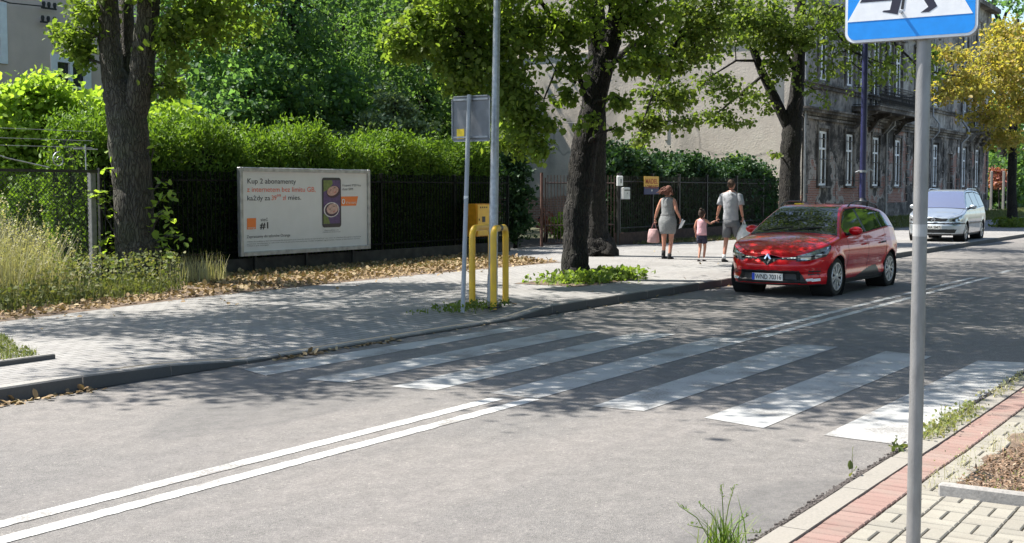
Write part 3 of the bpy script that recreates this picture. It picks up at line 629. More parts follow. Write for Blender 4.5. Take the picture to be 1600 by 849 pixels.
# left house
Hs=thing('house','pale beige house with a white window and wall insulators behind the yellow-green shrubs','house',(18,34,.1))
hw=[(22.6,23.8,5.75,7.4),(18.6,19.8,5.75,7.4),(25.6,26.9,3.6,6.0)]
mb=MB(); holes_wall(mb,10,31.1,.0,11.5,34,.3,hw); mb.add([(31.1,34,0),(31.1,44,0),(31.1,44,11.5),(31.1,34,11.5)],[(0,1,2,3)]); obj('wall',mb,M_HOUSE,Hs)
mb=MB(); mb.add([(9.6,33.5,11.5),(31.5,33.5,11.5),(31.5,39,14),(9.6,39,14),(31.5,44.5,11.5),(9.6,44.5,11.5)],[(0,1,2,3),(3,2,4,5)]); obj('roof',mb,M_ROOF,Hs)
for h in hw:
    a,b,c,d=h; f=MB(); t=.12
    for bb_ in ((a-.12,a+t,c-.1,d+.12),(b-t,b+.12,c-.1,d+.12),(a+t,b-t,c-.1,c+t),(a+t,b-t,d-t,d+.12),((a+b)/2-.05,(a+b)/2+.05,c+t,d-t),(a+t,(a+b)/2-.05,d-.95,d-.87),((a+b)/2+.05,b-t,d-.95,d-.87)): f.bb(bb_[0],bb_[1],33.96,34.08,bb_[2],bb_[3])
    o=obj('window',f,M_WFRAME,Hs); g=MB(); g.bb(a,b,34.1,34.11,c,d); obj('pane',g,M_GLASS,o)
mb=MB(); mb.tube([(30.6,33.85,.2),(30.6,33.85,11.2)],.07,8); obj('downpipe',mb,M_PIPE,Hs,smooth=True)
for zz in (0,1):
    pa=aty(65+ (zz*-2),12+zz*22,33.8); pb=aty(88,15+zz*22,33.8); mb=MB(); mb.tube([pa,pb],.03,6)
    for k in (.15,.5,.9): c=pa.lerp(pb,k); mb.tube([c,c+Vector((0,0,.14)),c+Vector((0,0,.2))],[.03,.06,.04],8)
    obj('insulator_bracket',mb,M_IRON2,Hs,smooth=True)
wr=MB(); a=aty(290,161,33.7); b=at(705,188,45); wr.tube([a.lerp(b,t)+Vector((0,0,-.45*math.sin(math.pi*t))) for t in np.linspace(0,1,14)]+[at(1000,195,60)],.022,5); obj('overhead_cable',wr,mat('grey cable',(.22,.22,.22),.6),label='thin grey overhead cable running from the beige house across the dark trees',cat='cable')
wr=MB(); wr.tube([aty(-80,-30,33.7),aty(15,5,33.7),aty(66,10,33.7)],.02,5); obj('overhead_cable',wr,M_IRON2,label='thin dark cable meeting the upper insulators on the beige house wall',cat='cable')
# ---------------- fences, gate, hedge ----------------
q=NT('wire mesh'); p=q.pos(); sx=q.n('ShaderNodeSeparateXYZ'); q.l(p,sx.inputs[0])
def band(sgn):
    a=q.n('ShaderNodeMath',operation='MULTIPLY_ADD'); q.l(sx.outputs[2],a.inputs[0]); a.inputs[1].default_value=sgn; q.l(sx.outputs[0],a.inputs[2])
    b=q.n('ShaderNodeMath',operation='PINGPONG'); b.inputs[1].default_value=.04; q.l(a.outputs[0],b.inputs[0])
    c=q.n('ShaderNodeMath',operation='LESS_THAN'); c.inputs[1].default_value=.0055; q.l(b.outputs[0],c.inputs[0]); return c.outputs[0]
mx=q.n('ShaderNodeMath',operation='MAXIMUM'); q.l(band(1),mx.inputs[0]); q.l(band(-1),mx.inputs[1]); q.l(mx.outputs[0],q.b.inputs['Alpha'])
q.b.inputs['Base Color'].default_value=(.05,.055,.05,1); M_MESH=q.m
Fl=thing('mesh_fence','wire mesh fence with scrolled iron top rail and concrete post at the left','fence',(9,18,.1))
mb=MB()
for (a,b) in ((6.2,10.2),(10.35,14.2)): mb.bb(a,b,17.99,17.994,.3,2.05)
obj('wire_mesh',mb,M_MESH,Fl)
mb=MB(); mb.bb(3,14.38,17.955,18.0,2.06,2.11); mb.bb(3,14.2,17.97,18.0,.26,.3); obj('rail',mb,M_IRON2,Fl)
mb=MB()
def scroll(cx,cz,r,sg,tn=8.):
    mb.tube([(cx+sg*r*math.cos(t)*(.25+.75*t/tn),17.98,cz+r*math.sin(t)*(.25+.75*t/tn)) for t in np.linspace(0,tn,24)],.011,5)
for k in range(3):
    x=13.6-k*3.6; scroll(x,2.27,.14,-1); scroll(x-1.3,2.27,.15,1); scroll(x-1.75,2.27,.15,-1)
    mb.tube([(x-.2,17.98,2.14),(x-1.,17.98,2.28),(x-1.5,17.98,2.42),(x-2.0,17.98,2.40),(x-2.9,17.98,2.2),(x-3.2,17.98,2.14)],.011,5)
mb.tube([(13.9,17.98,2.47),(14.4,17.98,2.47)],.01,5); mb.tube([(14.15,17.98,2.11),(14.15,17.98,2.55)],.012,5)
obj('scrolls',mb,M_GALV,Fl,smooth=True)
mb=MB()
for z in (2.5,2.62,2.78): mb.tube([(3,18,z),(9,18,z-.03),(14.3,18,z)],.005,4)
obj('wire',mb,M_GALV,Fl)
mb=MB(); mb.cbox((14.3,18.03,1.05),(.11,.11,2.1),.01); mb.cbox((10.27,18.06,1.05),(.11,.11,2.1),.01); obj('post',mb,mat('grey concrete post',(.2,.2,.19),.9,var=.2,scale=8,bump=.2),Fl)
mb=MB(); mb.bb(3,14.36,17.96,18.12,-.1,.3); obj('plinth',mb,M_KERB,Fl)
Fm=thing('picket_fence','dark iron bar fence in front of the long thuja hedge','fence',(22,18,.1))
mb=MB(); mb.bb(14.5,27.8,18.0,18.16,-.1,.38); obj('plinth',mb,mat('dark stained concrete',(.05,.048,.043),.9,var=.3,scale=5,bump=.3),Fm)
mb=MB(); x=14.6
while x<27.75: mb.bb(x,x+.018,18.05,18.068,.38,2.12); x+=.12
obj('bars',mb,M_IRON2,Fm)
mb=MB(); mb.bb(14.5,27.8,18.03,18.09,1.93,1.965); mb.bb(14.5,27.8,18.03,18.09,.5,.535); obj('rail',mb,M_IRON2,Fm)
xe=aty(803,300,18).x
m=MB(); NX=60; M_HSHADE=mat('dark hedge shade sheet',(.003,.0055,.0045),1,var=.5,scale=3,spec=0); M_HSHADE.node_tree.nodes['Principled BSDF'].inputs['Alpha'].default_value=.5
m.add([(14.55+(xe-14.55)*i/NX,18.012+.012*math.sin(i*1.7),z) for i in range(NX+1) for z in (.39,1.1,2.13+.015*math.sin(i*.9))],[(i*3+j,i*3+3+j,i*3+4+j,i*3+1+j) for i in range(NX) for j in range(2)]); obj('hedge_shade_sheet',m,M_HSHADE,Fm)  # see-through dark sheet added over the hedge front, standing for its shade
for x in (14.5,18.5,22.4,25.3,27.76): m=MB(); m.bb(x-.03,x+.03,18.03,18.09,.1,2.15); obj('post',m,M_IRON2,Fm)
# gate
GA=Vector((30.55,18.7,.12)); GB=Vector((32.7,17.35,.12)); gd=(GB-GA).normalized(); ga=math.atan2(gd.y,gd.x)
G=thing('iron_gate','brown iron bar gate between the hedge and the two old trunks','gate',tuple(GA))
def gp(t,z): p_=GA+gd*t; return (p_.x,p_.y,.12+z)
L=(GB-GA).length
m=MB(); m.tube([gp(.12,.1),gp(.12,2.0)],.018,6); m.tube([gp(L-.12,.1),gp(L-.12,2.0)],.018,6)
for z in (.1,.62,1.85): m.tube([gp(.12,z),gp(L-.12,z)],.02,6)
obj('gate_frame',m,M_IRON,G)
m=MB()
for t in np.arange(.2,L-.12,.105): m.tube([gp(t,.1),gp(t,2.08)],.013,5)
obj('bars',m,M_IRON,G)
M_GP=mat('brown post paint',(.10,.05,.04),.8,var=.3)
for t in (0,L): m=MB(); m.box(gp(t,1.07),(.065,.065,2.15),rz=ga); obj('gate_post',m,M_GP if t==0 else M_IRON2,G)
# fence right of the gate
Fr=thing('picket_fence','dark iron fence on a low plinth in front of the ragged hedge behind the walkers','fence',(40,17.6,.1))
fr=[(32.85,17.35),(41,17.6),(48.6,17.9)]
def fpt(x): return float(np.interp(x,[a for a,_ in fr],[b for _,b in fr]))
m=MB(); m.add([(a,fpt(a)+dy,z) for a in (32.85,41,48.6) for dy,z in ((0,0),(0,.48),(.2,.48),(.2,0))],[(0,4,5,1),(1,5,6,2),(4,8,9,5),(5,9,10,6),(0,1,2,3),(8,11,10,9)]); obj('plinth',m,mat('dark plinth brick',(.06,.035,.028),.9,var=.3,scale=8,bump=.3),Fr)
m=MB(); x=32.9
while x<48.5: m.tube([(x,fpt(x)+.08,.48),(x,fpt(x)+.08,2.2)],.011,4); x+=.125
obj('bars',m,M_IRON2,Fr)
m=MB()
for z in (.62,2.02): m.tube([(a,fpt(a)+.08,z) for a in (32.85,41,48.6)],.02,5)
obj('rail',m,M_IRON2,Fr)
for x in (32.95,35.3,37.4,39.8,42.7,45.6,48.5): m=MB(); m.box((x,fpt(x)+.08,1.15),(.07,.07,2.2)); m.box((x,fpt(x)+.08,2.27),(.09,.09,.04)); obj('post',m,M_IRON2,Fr)
# hedge
def hedge(name,label,x0,x1,y0,y1,zf,n,mm,core,sz=.09,up=.9,cat='hedge',front=1,shape=None):
    h=thing(name,label,cat,((x0+x1)/2,(y0+y1)/2,.1))
    xs=np.arange(x0,x1+.01,.35); V=[];Fc=[]
    for x in xs:
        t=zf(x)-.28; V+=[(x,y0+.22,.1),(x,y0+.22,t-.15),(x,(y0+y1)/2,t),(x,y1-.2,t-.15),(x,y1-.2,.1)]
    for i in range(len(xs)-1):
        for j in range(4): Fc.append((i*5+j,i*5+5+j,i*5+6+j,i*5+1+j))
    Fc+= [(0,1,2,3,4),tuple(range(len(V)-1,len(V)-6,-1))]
    obj('branches_or_core',(V,Fc),core,h)  # solid dark core added inside the foliage to block light
    W=x1-x0; D=y1-y0; C=[]
    # clumps over front, top, ends
    for _ in range(n):
        r=RNG.random(); x=RNG.uniform(x0,x1); t=zf(x)
        if r<.42*front: p=(x,y0+RNG.uniform(0,.3),RNG.uniform(.25,t-.1))
        elif r<.92: p=(x,RNG.uniform(y0+.05,y1-.05),t-.12+RNG.normal(0,.08))
        else: p=(x0+RNG.uniform(-.1,.15) if RNG.random()<.5 else x1-RNG.uniform(-.1,.15),RNG.uniform(y0,y1),RNG.uniform(.2,t-.1))
        C.append(p)
    C=np.array(C); k=14; P=np.repeat(C,k,0)+RNG.normal(0,1,(len(C)*k,3))*np.array([.085,.08,.16])
    leaves('foliage',P,sz,mm,h,down=-up,rs=.35,**({'shape':shape} if shape is not None else {})); return h
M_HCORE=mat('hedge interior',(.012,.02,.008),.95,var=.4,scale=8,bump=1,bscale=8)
def zh(x): return 2.72+.16*math.sin(x*1.9)+.10*math.sin(x*4.3+1)+.09*math.sin(x*7.3+.6)+.08*math.sin(x*13.1)+(.05 if x<20 else 0)
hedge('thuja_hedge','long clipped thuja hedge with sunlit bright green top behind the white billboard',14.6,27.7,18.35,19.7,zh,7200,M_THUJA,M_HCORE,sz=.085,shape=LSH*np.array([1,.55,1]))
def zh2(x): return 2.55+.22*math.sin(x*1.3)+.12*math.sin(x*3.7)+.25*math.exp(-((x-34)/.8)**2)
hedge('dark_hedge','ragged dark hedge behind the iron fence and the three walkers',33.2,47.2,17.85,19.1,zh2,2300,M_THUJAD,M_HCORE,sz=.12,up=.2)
# ---------------- trees ----------------
def nearest(paths,p):
    best=None
    for pts,rad in paths:
        for a,r in zip(pts,rad):
            d=(Vector(a)-p).length+max(0,Vector(a).z-p.z)*1.5
            if best is None or d<best[0]: best=(d,Vector(a),r)
    return best
def tree(name,label,base,paths,lobes,lsz,lm,bm,group=None,cat='tree',twigs=.35,down=.55,sub=7,limb=True):
    """paths: list of (points,radii); lobes: (centre,(rx,ry,rz),clumps,leaves per clump,clump radius)"""
    T=thing(name,label,cat,tuple(base),group)
    tm=MB()
    for pts,rad in paths:     # resample with slight waviness
        P=[];R=[]
        for i in range(len(pts)-1):
            a,b=Vector(pts[i]),Vector(pts[i+1])
            for k in range(4):
                t=k/4; P.append(a.lerp(b,t)+Vector((random.gauss(0,1),random.gauss(0,1),0))*rad[i]*.035); R.append((rad[i]*(1-t)+rad[i+1]*t)*random.uniform(.96,1.05))
        P.append(Vector(pts[-1]));R.append(rad[-1]); 
        if rad[0]>.12:
            P2=[];R2=[]
            for i in range(len(P)-1):
                for k in range(3): P2.append(P[i].lerp(P[i+1],k/3)); R2.append(R[i]*(1-k/3)+R[i+1]*k/3)
            P2.append(P[-1]); R2.append(R[-1]); tm.trunk(P2,R2,amp=.045,flare=.38 if (pts is paths[0][0] and rad[0]>.2) else 0,z0=P[0].z+.05)
        else: tm.tube(P,R,12)
    obj('trunk',tm,bm,T,smooth='all')
    bmz=MB(); C=[];SZ=[]
    for lb in lobes:
        c,r,nc,nl,cr=lb[:5]; c=Vector(c); r=np.array(r); att=nearest(paths,c) if limb else None
        if att is not None:
            d,a,ra=att; r0=min(ra*.55,.02+.022*d); mid=a.lerp(c,.5)+Vector((random.uniform(-.2,.2),random.uniform(-.2,.2),.12*d))
            lp=[a,a.lerp(mid,.5)+Vector((0,0,.05*d)),mid,mid.lerp(c,.5)+Vector((random.uniform(-.15,.15),random.uniform(-.15,.15),.04*d)),c]; bmz.tube(lp,[r0,r0*.8,r0*.62,r0*.42,r0*.22],7)
        u=RNG.normal(size=(nc,3)); u=unit(u); rad_=RNG.uniform(.0,1,nc)**.42; cc=np.array(c)+u*rad_[:,None]*r*(1+.12*RNG.normal(size=(nc,1)))
        for q_ in cc:
            k=max(3,int(nl*RNG.uniform(.5,1.5)*(1.4 if lsz<.16 else 1))); s=cr*RNG.uniform(.7,1.3)
            C.append(q_+RNG.normal(0,1,(k,3))*np.array([s*.5,s*.5,s*.33])+np.array([0,0,-.1*s]))
            if random.random()<twigs and att is not None:
                src=lp[random.choice((2,3,4))]; qv=Vector(q_); m_=src.lerp(qv,.55)+Vector((0,0,.1*(qv-src).length)); bmz.tube([src,m_,qv],[.018*max(1,r0*8),.011,.004],4,cap=False)
    if bmz.v: obj('branches_or_core',bmz,bm,T,smooth=60)
    leaves('crown',np.concatenate(C),lsz*(.84 if lsz<.16 else 1),lm,T,down=down,rs=.42); return T
def P_(l): return [at(*a) for a in l]
# forked tree at the left
b1=on(214,448,.12); D1=22.0
t1=[([at(216,452,D1),at(216,425,D1),at(213,395,D1),at(208,330,D1),at(204,260,D1),at(199,190,D1),at(187,148,D1),at(176,110,D1),at(172,70,D1),at(170,20,D1),at(164,-80,D1),at(150,-220,D1)],[.46,.41,.375,.345,.335,.35,.27,.20,.185,.18,.16,.11]),([at(199,175,D1+.2),at(198,120,D1+.35),at(199,60,D1+.45),at(197,-20,D1+.5),at(200,-140,D1+.6)],[.2,.16,.14,.12,.07]),
    ([at(204,205,D1),at(215,150,D1-.1),at(222,105,D1-.2),at(229,40,D1-.3),at(236,-20,D1-.4),at(252,-120,D1-.5),at(280,-240,D1-.5)],[.24,.22,.21,.19,.18,.15,.08])]
lob1=[(at(118,60,22),(.36,.5,.36),22,22,.22),(at(135,25,22),(.4,.5,.5),18,26,.27),(at(128,92,22),(.3,.3,.15),9,20,.2),
 (at(265,55,21.5),(.3,.4,.5),22,22,.25),(at(300,40,21.5),(.5,.5,.3),20,20,.25),(at(262,130,22),(.35,.3,.25),12,20,.22),(at(340,25,22),(.9,.6,.45),42,24,.3),(at(400,-40,22),(1.2,.8,.4),36,22,.33),(at(300,-45,21),(1.4,.8,.4),46,24,.33),(at(150,-45,21),(1.1,.8,.35),40,24,.33)]
up1=[((12.0,16.2,9.0),(3.2,3.2,2.4),330,32,.6),((9.8,14.6,8.2),(2.4,2.8,1.4),210,32,.55),((10.0,11.9,8.0),(2.3,2.1,1.1),210,32,.55),((8.6,10.6,7.8),(1.5,1.6,.8),90,30,.45),((7.4,13.8,8.0),(1.9,1.4,.8),120,30,.45),((8.6,17.6,8.6),(1.8,2.0,.9),110,28,.5)]  # crown above the view; outer lobes added to shade road and pavement
tree('lime_tree','old tree forking low into two stems, behind the leaf litter at the left',b1,t1,lob1+up1,.105,M_LEAF,M_BARK2,'lime trees along the pavement')
# shoots on the lower trunk
def shoots(parent_label,label,spots,lm,sz):
    m=MB(); C=[]; b=Vector(spots[0][0])
    for (a,e,n) in spots:
        a,e=Vector(a),Vector(e); mid=a.lerp(e,.5)+Vector((0,0,.12)); m.tube([a,mid,e],[.012,.008,.003],5)
        for k in range(n):
            t=(k+.5)/n; p=(a.lerp(mid,t*2) if t<.5 else mid.lerp(e,t*2-1)); C.append(np.array(p)+RNG.normal(0,.05,3))
    T=thing('leafy_shoot_bush',label,'shoots',tuple(b)); obj('stems',m,M_BARK2,T); leaves('leaves',np.array(C),sz,lm,T,down=.3,flat=.35); return T
sp=[]
for (a,e,n) in (((192,350),(150,300),9),((192,330),(165,290),7),((236,330),(283,298),8),((236,345),(275,345),8),((238,380),(290,382),9),((238,400),(282,400),9),((192,380),(160,375),9),((192,400),(165,395),9),((192,420),(150,410),9),((238,300),(262,285),5),((190,300),(160,262),5),((192,280),(175,240),4),((236,250),(240,235),3),((236,365),(262,330),6),((190,410),(180,430),8),((192,365),(130,300),8),((240,425),(262,415),5)):
    for j in range(2): sp.append((at(*a,D1-.1),at(e[0]+random.uniform(-8,8),e[1]+random.uniform(-8,8),D1-random.uniform(-.5,.6)),n))
shoots('',"leafy green shoots sprouting around the lower trunk of the forked tree",[(Vector((b1.x,b1.y,.12)),sp[0][1],2)]+sp,M_SUMAC,.14)  # brighter leaf colour puts sunlight into these shoots
# front dark tree in the pavement
b2=on(897,440,.12); D2=22.7
t2=[([at(897,444,D2),at(898,425,D2),at(899,390,D2),at(901,330,D2),at(907,280,D2),at(913,235,D2),at(926,175,D2),at(934,130,D2),at(949,80,D2),at(962,30,D2),at(972,-30,D2),at(985,-130,D2),at(990,-260,D2)],[.27,.235,.225,.225,.235,.25,.22,.23,.20,.17,.15,.12,.06]),
    ([at(940,105,D2),at(930,70,D2),at(925,30,D2),at(915,-40,D2),at(890,-150,D2)],[.12,.10,.085,.07,.04]),
    ([at(925,185,D2),at(905,120,D2-.3),at(880,60,D2-.6),at(850,10,D2-.8),at(800,-60,D2-1)],[.05,.05,.045,.04,.03]),
    ([at(900,130,D2-.3),at(868,110,D2-.4),at(850,155,D2-.5),at(838,215,D2-.5)],[.028,.022,.014,.006]),
    ([at(955,60,D2),at(1000,20,D2+.3),at(1050,-40,D2+.5)],[.07,.06,.04])]
lob2=[(at(650,50,21),(.55,.6,.45),40,28,.24),(at(620,75,21),(.3,.3,.25),14,24,.2),(at(705,30,21.3),(.6,.6,.55),44,28,.26),(at(728,95,21.3),(.45,.5,.45),34,28,.24),(at(720,135,21.5),(.25,.3,.2),9,20,.2),
 (at(800,60,21.5),(.75,.7,.6),60,28,.27),(at(790,140,21.3),(.5,.5,.5),40,28,.25),(at(828,190,21.5),(.38,.4,.35),28,26,.22),(at(800,215,22),(.3,.4,.3),22,26,.22),(at(842,232,21.6),(.22,.2,.15),10,20,.17),
 (at(880,40,22),(.65,.7,.5),50,26,.27),(at(885,148,22),(.22,.3,.12),9,18,.16),(at(893,105,22),(.25,.3,.25),12,20,.2),(at(975,100,22),(.25,.4,.25),12,18,.18),(at(972,158,22),(.2,.3,.12),9,18,.16),(at(925,182,21.9),(.16,.1,.1),6,14,.13),(at(903,198,22),(.08,.1,.08),3,10,.1),
 (at(1000,30,22.5),(.6,.8,.4),36,22,.25),(at(745,-20,21),(1.6,.8,.4),70,26,.3),(at(950,-25,22),(1.6,.8,.4),70,26,.3),(at(965,205,21.8),(.18,.1,.08),6,12,.12),(at(1015,95,22.5),(.4,.4,.3),22,22,.22)]
up2=[((18.6,11.3,9.8),(4.6,4.6,3.0),360,32,.6),((15.4,11.4,8.6),(2.9,3.6,2.2),260,32,.55),((21.8,9.6,8.2),(3.2,3.2,2.2),200,30,.55),((12.3,9.8,8.0),(2.7,2.4,1.1),250,32,.5),((16.5,8.2,7.4),(2.8,2.0,1.4),190,30,.5),((9.8,8.9,7.8),(2.1,1.6,.8),150,30,.45),((12.6,7.6,7.4),(2.4,1.3,.8),130,30,.45)]  # unseen upper crown, its outer lobes added to throw shade on the crossing
tree('lime_tree','tree with very dark slanting trunk in weeds beside the kerb',b2,t2,lob2+up2,.10,M_LEAF,M_BARK,'lime trees along the pavement')
# tree right behind it
b3=on(937,400,.12); D3=30.9
t3=[([at(937,402,D3),at(936,392,D3),at(932,370,D3),at(929,320,D3),at(927,260,D3),at(929,200,D3),at(927,140,D3),at(935,80,D3),at(930,0,D3),at(930,-120,D3)],[.39,.36,.33,.29,.30,.29,.27,.24,.2,.12]),
    ([at(930,120,D3),at(990,70,D3-.5),at(1050,30,D3-1)],[.1,.08,.05]),
    ([at(1060,60,28),at(1030,120,27.5),at(1010,175,27.2),at(1000,210,27)],[.04,.03,.02,.008])]
lob3=[(at(1045,85,28),(.8,.8,.55),46,20,.27),(at(1040,150,27.5),(.6,.6,.35),30,18,.24),(at(1012,190,27.3),(.4,.4,.28),20,20,.22),(at(1005,218,27),(.2,.2,.12),6,14,.16),(at(1085,55,28),(.8,.8,.5),34,20,.28),(at(1065,195,27.5),(.4,.4,.15),10,14,.2),(at(1100,20,28),(1.1,.8,.5),50,24,.3)]
up3=[((25.5,13.6,9.5),(4.6,4.2,3.0),240,28,.6),((24,10.5,8.5),(2.8,2.6,2.0),120,28,.5),((29.0,11.0,8.5),(3.0,3,2),130,28,.6)]
tree('lime_tree','dark trunk with flared foot on the pavement just behind and right of the slanting one',b3,t3,lob3+up3,.11,M_LEAFO,M_BARK,'lime trees along the pavement')
# forked tree in front of the tenement
D4=39.; b4=on(1233,378.5,.12)
t4=[([at(1233,380,D4),at(1233,365,D4),at(1233,320,D4),at(1234,270,D4),at(1237,220,D4),at(1241,180,D4),at(1246,130,D4),at(1248,80,D4),at(1250,20,D4),at(1250,-100,D4)],[.45,.36,.33,.31,.33,.26,.20,.20,.17,.1]),
    ([at(1234,205,D4),at(1222,178,D4),at(1206,145,D4),at(1190,112,D4),at(1176,75,D4),at(1172,30,D4),at(1165,-50,D4)],[.17,.165,.15,.13,.12,.10,.06]),
    ([at(1244,110,D4),at(1225,85,D4),at(1212,76,D4),at(1180,80,D4)],[.11,.09,.06,.035]),
    ([at(1192,118,D4),at(1165,140,D4-.6),at(1130,170,D4-1),at(1100,190,D4-1.4)],[.05,.04,.03,.012]),
    ([at(1180,95,D4),at(1150,95,D4-.6),at(1110,120,D4-1),at(1090,140,D4-1)],[.045,.035,.025,.012]),
    ([at(1250,60,D4),at(1290,30,D4-1),at(1330,80,D4-2),at(1380,100,D4-3)],[.07,.055,.035,.015]),
    ([at(1250,30,D4),at(1300,10,D4-1),at(1350,20,D4-2),at(1440,110,D4-3),at(1500,120,D4-3)],[.07,.055,.04,.03,.01])]
lob4=[(at(1150,35,37),(1.2,1,.75),60,20,.34),(at(1205,40,38),(1.1,1,.9),75,22,.36),(at(1240,60,38),(.8,.8,.5),38,20,.34),(at(1215,110,38),(.5,.5,.5),24,18,.3),(at(1160,150,37.5),(.8,.6,.35),22,13,.3),(at(1115,180,37.5),(.6,.6,.3),20,13,.28),(at(1150,190,37),(.5,.5,.2),12,10,.26),(at(1198,160,38),(.3,.3,.3),7,10,.2),(at(1120,130,37.5),(.6,.6,.45),24,14,.3),(at(1210,240,38.4),(.18,.2,.12),4,9,.16),(at(1100,80,37),(.9,.8,.55),26,15,.32),
 (at(1290,25,37),(1.2,.8,.5),34,16,.34),(at(1300,90,37),(.9,.8,.7),22,9,.34),(at(1345,110,36.5),(.9,.8,.8),24,9,.33),(at(1390,100,36),(.7,.6,.8),18,8,.33),(at(1270,140,37),(.5,.5,.5),10,9,.28),(at(1345,60,36.5),(1.2,.8,.5),30,11,.33),(at(1450,100,36),(.9,.7,.5),18,9,.3)]
up4=[((36,12.8,10),(4.5,4.5,3),120,22,.7),((33,9.5,9),(3.4,3.2,2),90,22,.65)]
tree('lime_tree','dark trunk forking into a V in front of the gable edge behind the red car',b4,t4,lob4+up4,.125,M_LEAFO,M_BARK,'lime trees along the pavement')
# yellow tree at the right
D5=55.4; b5=on(1582,355,.12)
t5=[([at(1582,357,D5),at(1582,340,D5),at(1581,300,D5),at(1582,240,D5),at(1584,180,D5),at(1586,110,D5),at(1590,30,D5)],[.30,.22,.19,.18,.17,.14,.08]),([at(1582,240,D5),at(1556,190,D5-1),at(1530,150,D5-2),at(1490,120,D5-3)],[.1,.08,.06,.03])]
lob5=[(at(1560,110,52),(1.6,1.4,1.4),90,22,.48),(at(1590,80,53),(1.5,1.4,1.5),76,22,.48),(at(1515,130,51),(1.2,1,.8),70,22,.42),(at(1480,140,50),(.9,.9,.5),34,18,.36),(at(1590,160,53),(1.2,1,1.1),52,20,.42),(at(1545,180,52),(1.0,1,.7),36,18,.4),(at(1480,85,50),(.9,.8,.4),24,16,.36),(at(1625,100,54),(1.5,1.5,2),80,22,.5),(at(1575,50,54),(1.2,1,.6),40,20,.4),(at(1575,215,53),(1,.8,.5),30,18,.36)]
tree('yellowing_tree','street tree with yellowing crown standing past the silver car',b5,t5,lob5,.145,M_LEAFY,M_BARK)
# bare-ish tree and green masses past the tenement
t6=[([at(1566,330,95),at(1566,200,95),at(1563,60,95),at(1560,30,95),at(1552,10,95),at(1550,-40,95)],[.4,.35,.28,.2,.12,.06]),([at(1563,50,95),at(1572,20,95),at(1576,16,94),at(1584,5,93),at(1594,-10,92)],[.15,.1,.08,.07,.04])]
tree('tall_tree','tall thin-leaved tree against the sky behind the yellowing one',on(1566,329.4,.12),t6,[(at(1545,40,95),(1.3,1,1),20,16,.6),(at(1590,10,93),(1.2,1,.8),14,12,.6),(at(1550,5,95),(1.5,1,.6),12,10,.6)],.28,M_LEAFB,M_BARK)
k=0
for (px,y0,y1,d,rx,m,lab) in ((1556,245,330,92,2.2,M_LEAFD,'dark leafy tree just right of the tenement corner, behind the wooden posts'),(1595,225,330,98,2.8,M_LEAFD,'dark leafy tree at the right edge behind the yellowing one'),(1560,170,260,104,2.4,M_LEAFB,'fresh green tree top showing under the yellow crown')):
    b=at(px,332,d); c=at(px,(y0+y1)/2,d); hz=(y1-y0)/F*d/2
    tree('dense_tree',lab,(b.x,b.y,.1),[([Vector((b.x,b.y,.1)),Vector((c.x,c.y,c.z)),Vector((c.x,c.y,c.z+hz*.5))],[.25,.15,.06])],[(c,(rx,2,hz*1.05),170,22,.7),(c+Vector((0,0,-hz*.6)),(rx*.9,1.6,hz*.5),70,20,.6)],.26,m,M_BARK,'trees closing the street beyond the tenement')
tree('reddish_shrub','pinkish red shrub between the tenement corner and the yellowing tree',at(1562,330,88),[([at(1562,332,88),at(1560,280,88)],[.08,.04])],[(at(1560,278,88),(.85,.6,.75),36,16,.4)],.2,M_RED_LEAF,M_BARK,cat='shrub')
for (px,lab) in ((1548,'pale upright post nearest the tenement corner'),(1567,'grey post left of the yellowing tree trunk'),(1574,'pale post half hidden by the yellowing tree trunk')):
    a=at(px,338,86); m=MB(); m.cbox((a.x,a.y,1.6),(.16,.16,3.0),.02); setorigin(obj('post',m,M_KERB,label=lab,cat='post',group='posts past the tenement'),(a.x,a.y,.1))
# row of trees far down the street, closing the view
for i,(x,y,h,lab) in enumerate(((128,27,13,'far green tree filling the gap beyond the tenement'),(140,20,12,'farthest green tree in line with the street end'),(120,40,15,'far tree behind the tenement roofs'),(150,4,12,'far tree beyond the right end of the street'))):
    tree('far_tree',lab,(x,y,.1),[([(x,y,.1),(x,y,h*.5),(x,y,h*.8)],[.4,.3,.1])],[((x,y,h*.55),(4,4,h*.42),260,16,1.1)],.42,M_LEAFB,M_BARK,'trees closing the street beyond the tenement')
# garden trees behind the hedge
bgt=[]
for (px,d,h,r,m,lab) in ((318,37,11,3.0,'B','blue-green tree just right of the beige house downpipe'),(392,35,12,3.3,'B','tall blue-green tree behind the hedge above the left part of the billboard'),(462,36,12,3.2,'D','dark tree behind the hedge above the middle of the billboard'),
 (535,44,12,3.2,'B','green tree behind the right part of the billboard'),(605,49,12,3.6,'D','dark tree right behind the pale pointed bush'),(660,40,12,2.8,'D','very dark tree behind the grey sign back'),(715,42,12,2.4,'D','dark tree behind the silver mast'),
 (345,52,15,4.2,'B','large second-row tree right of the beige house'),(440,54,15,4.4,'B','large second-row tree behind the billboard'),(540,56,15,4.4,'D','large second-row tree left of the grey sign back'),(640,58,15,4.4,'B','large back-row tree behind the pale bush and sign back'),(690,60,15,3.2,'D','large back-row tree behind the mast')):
    p_=at(px,300,d); bgt.append((p_.x,p_.y,h,r,M_LEAFB if m=='B' else M_LEAFD,lab))
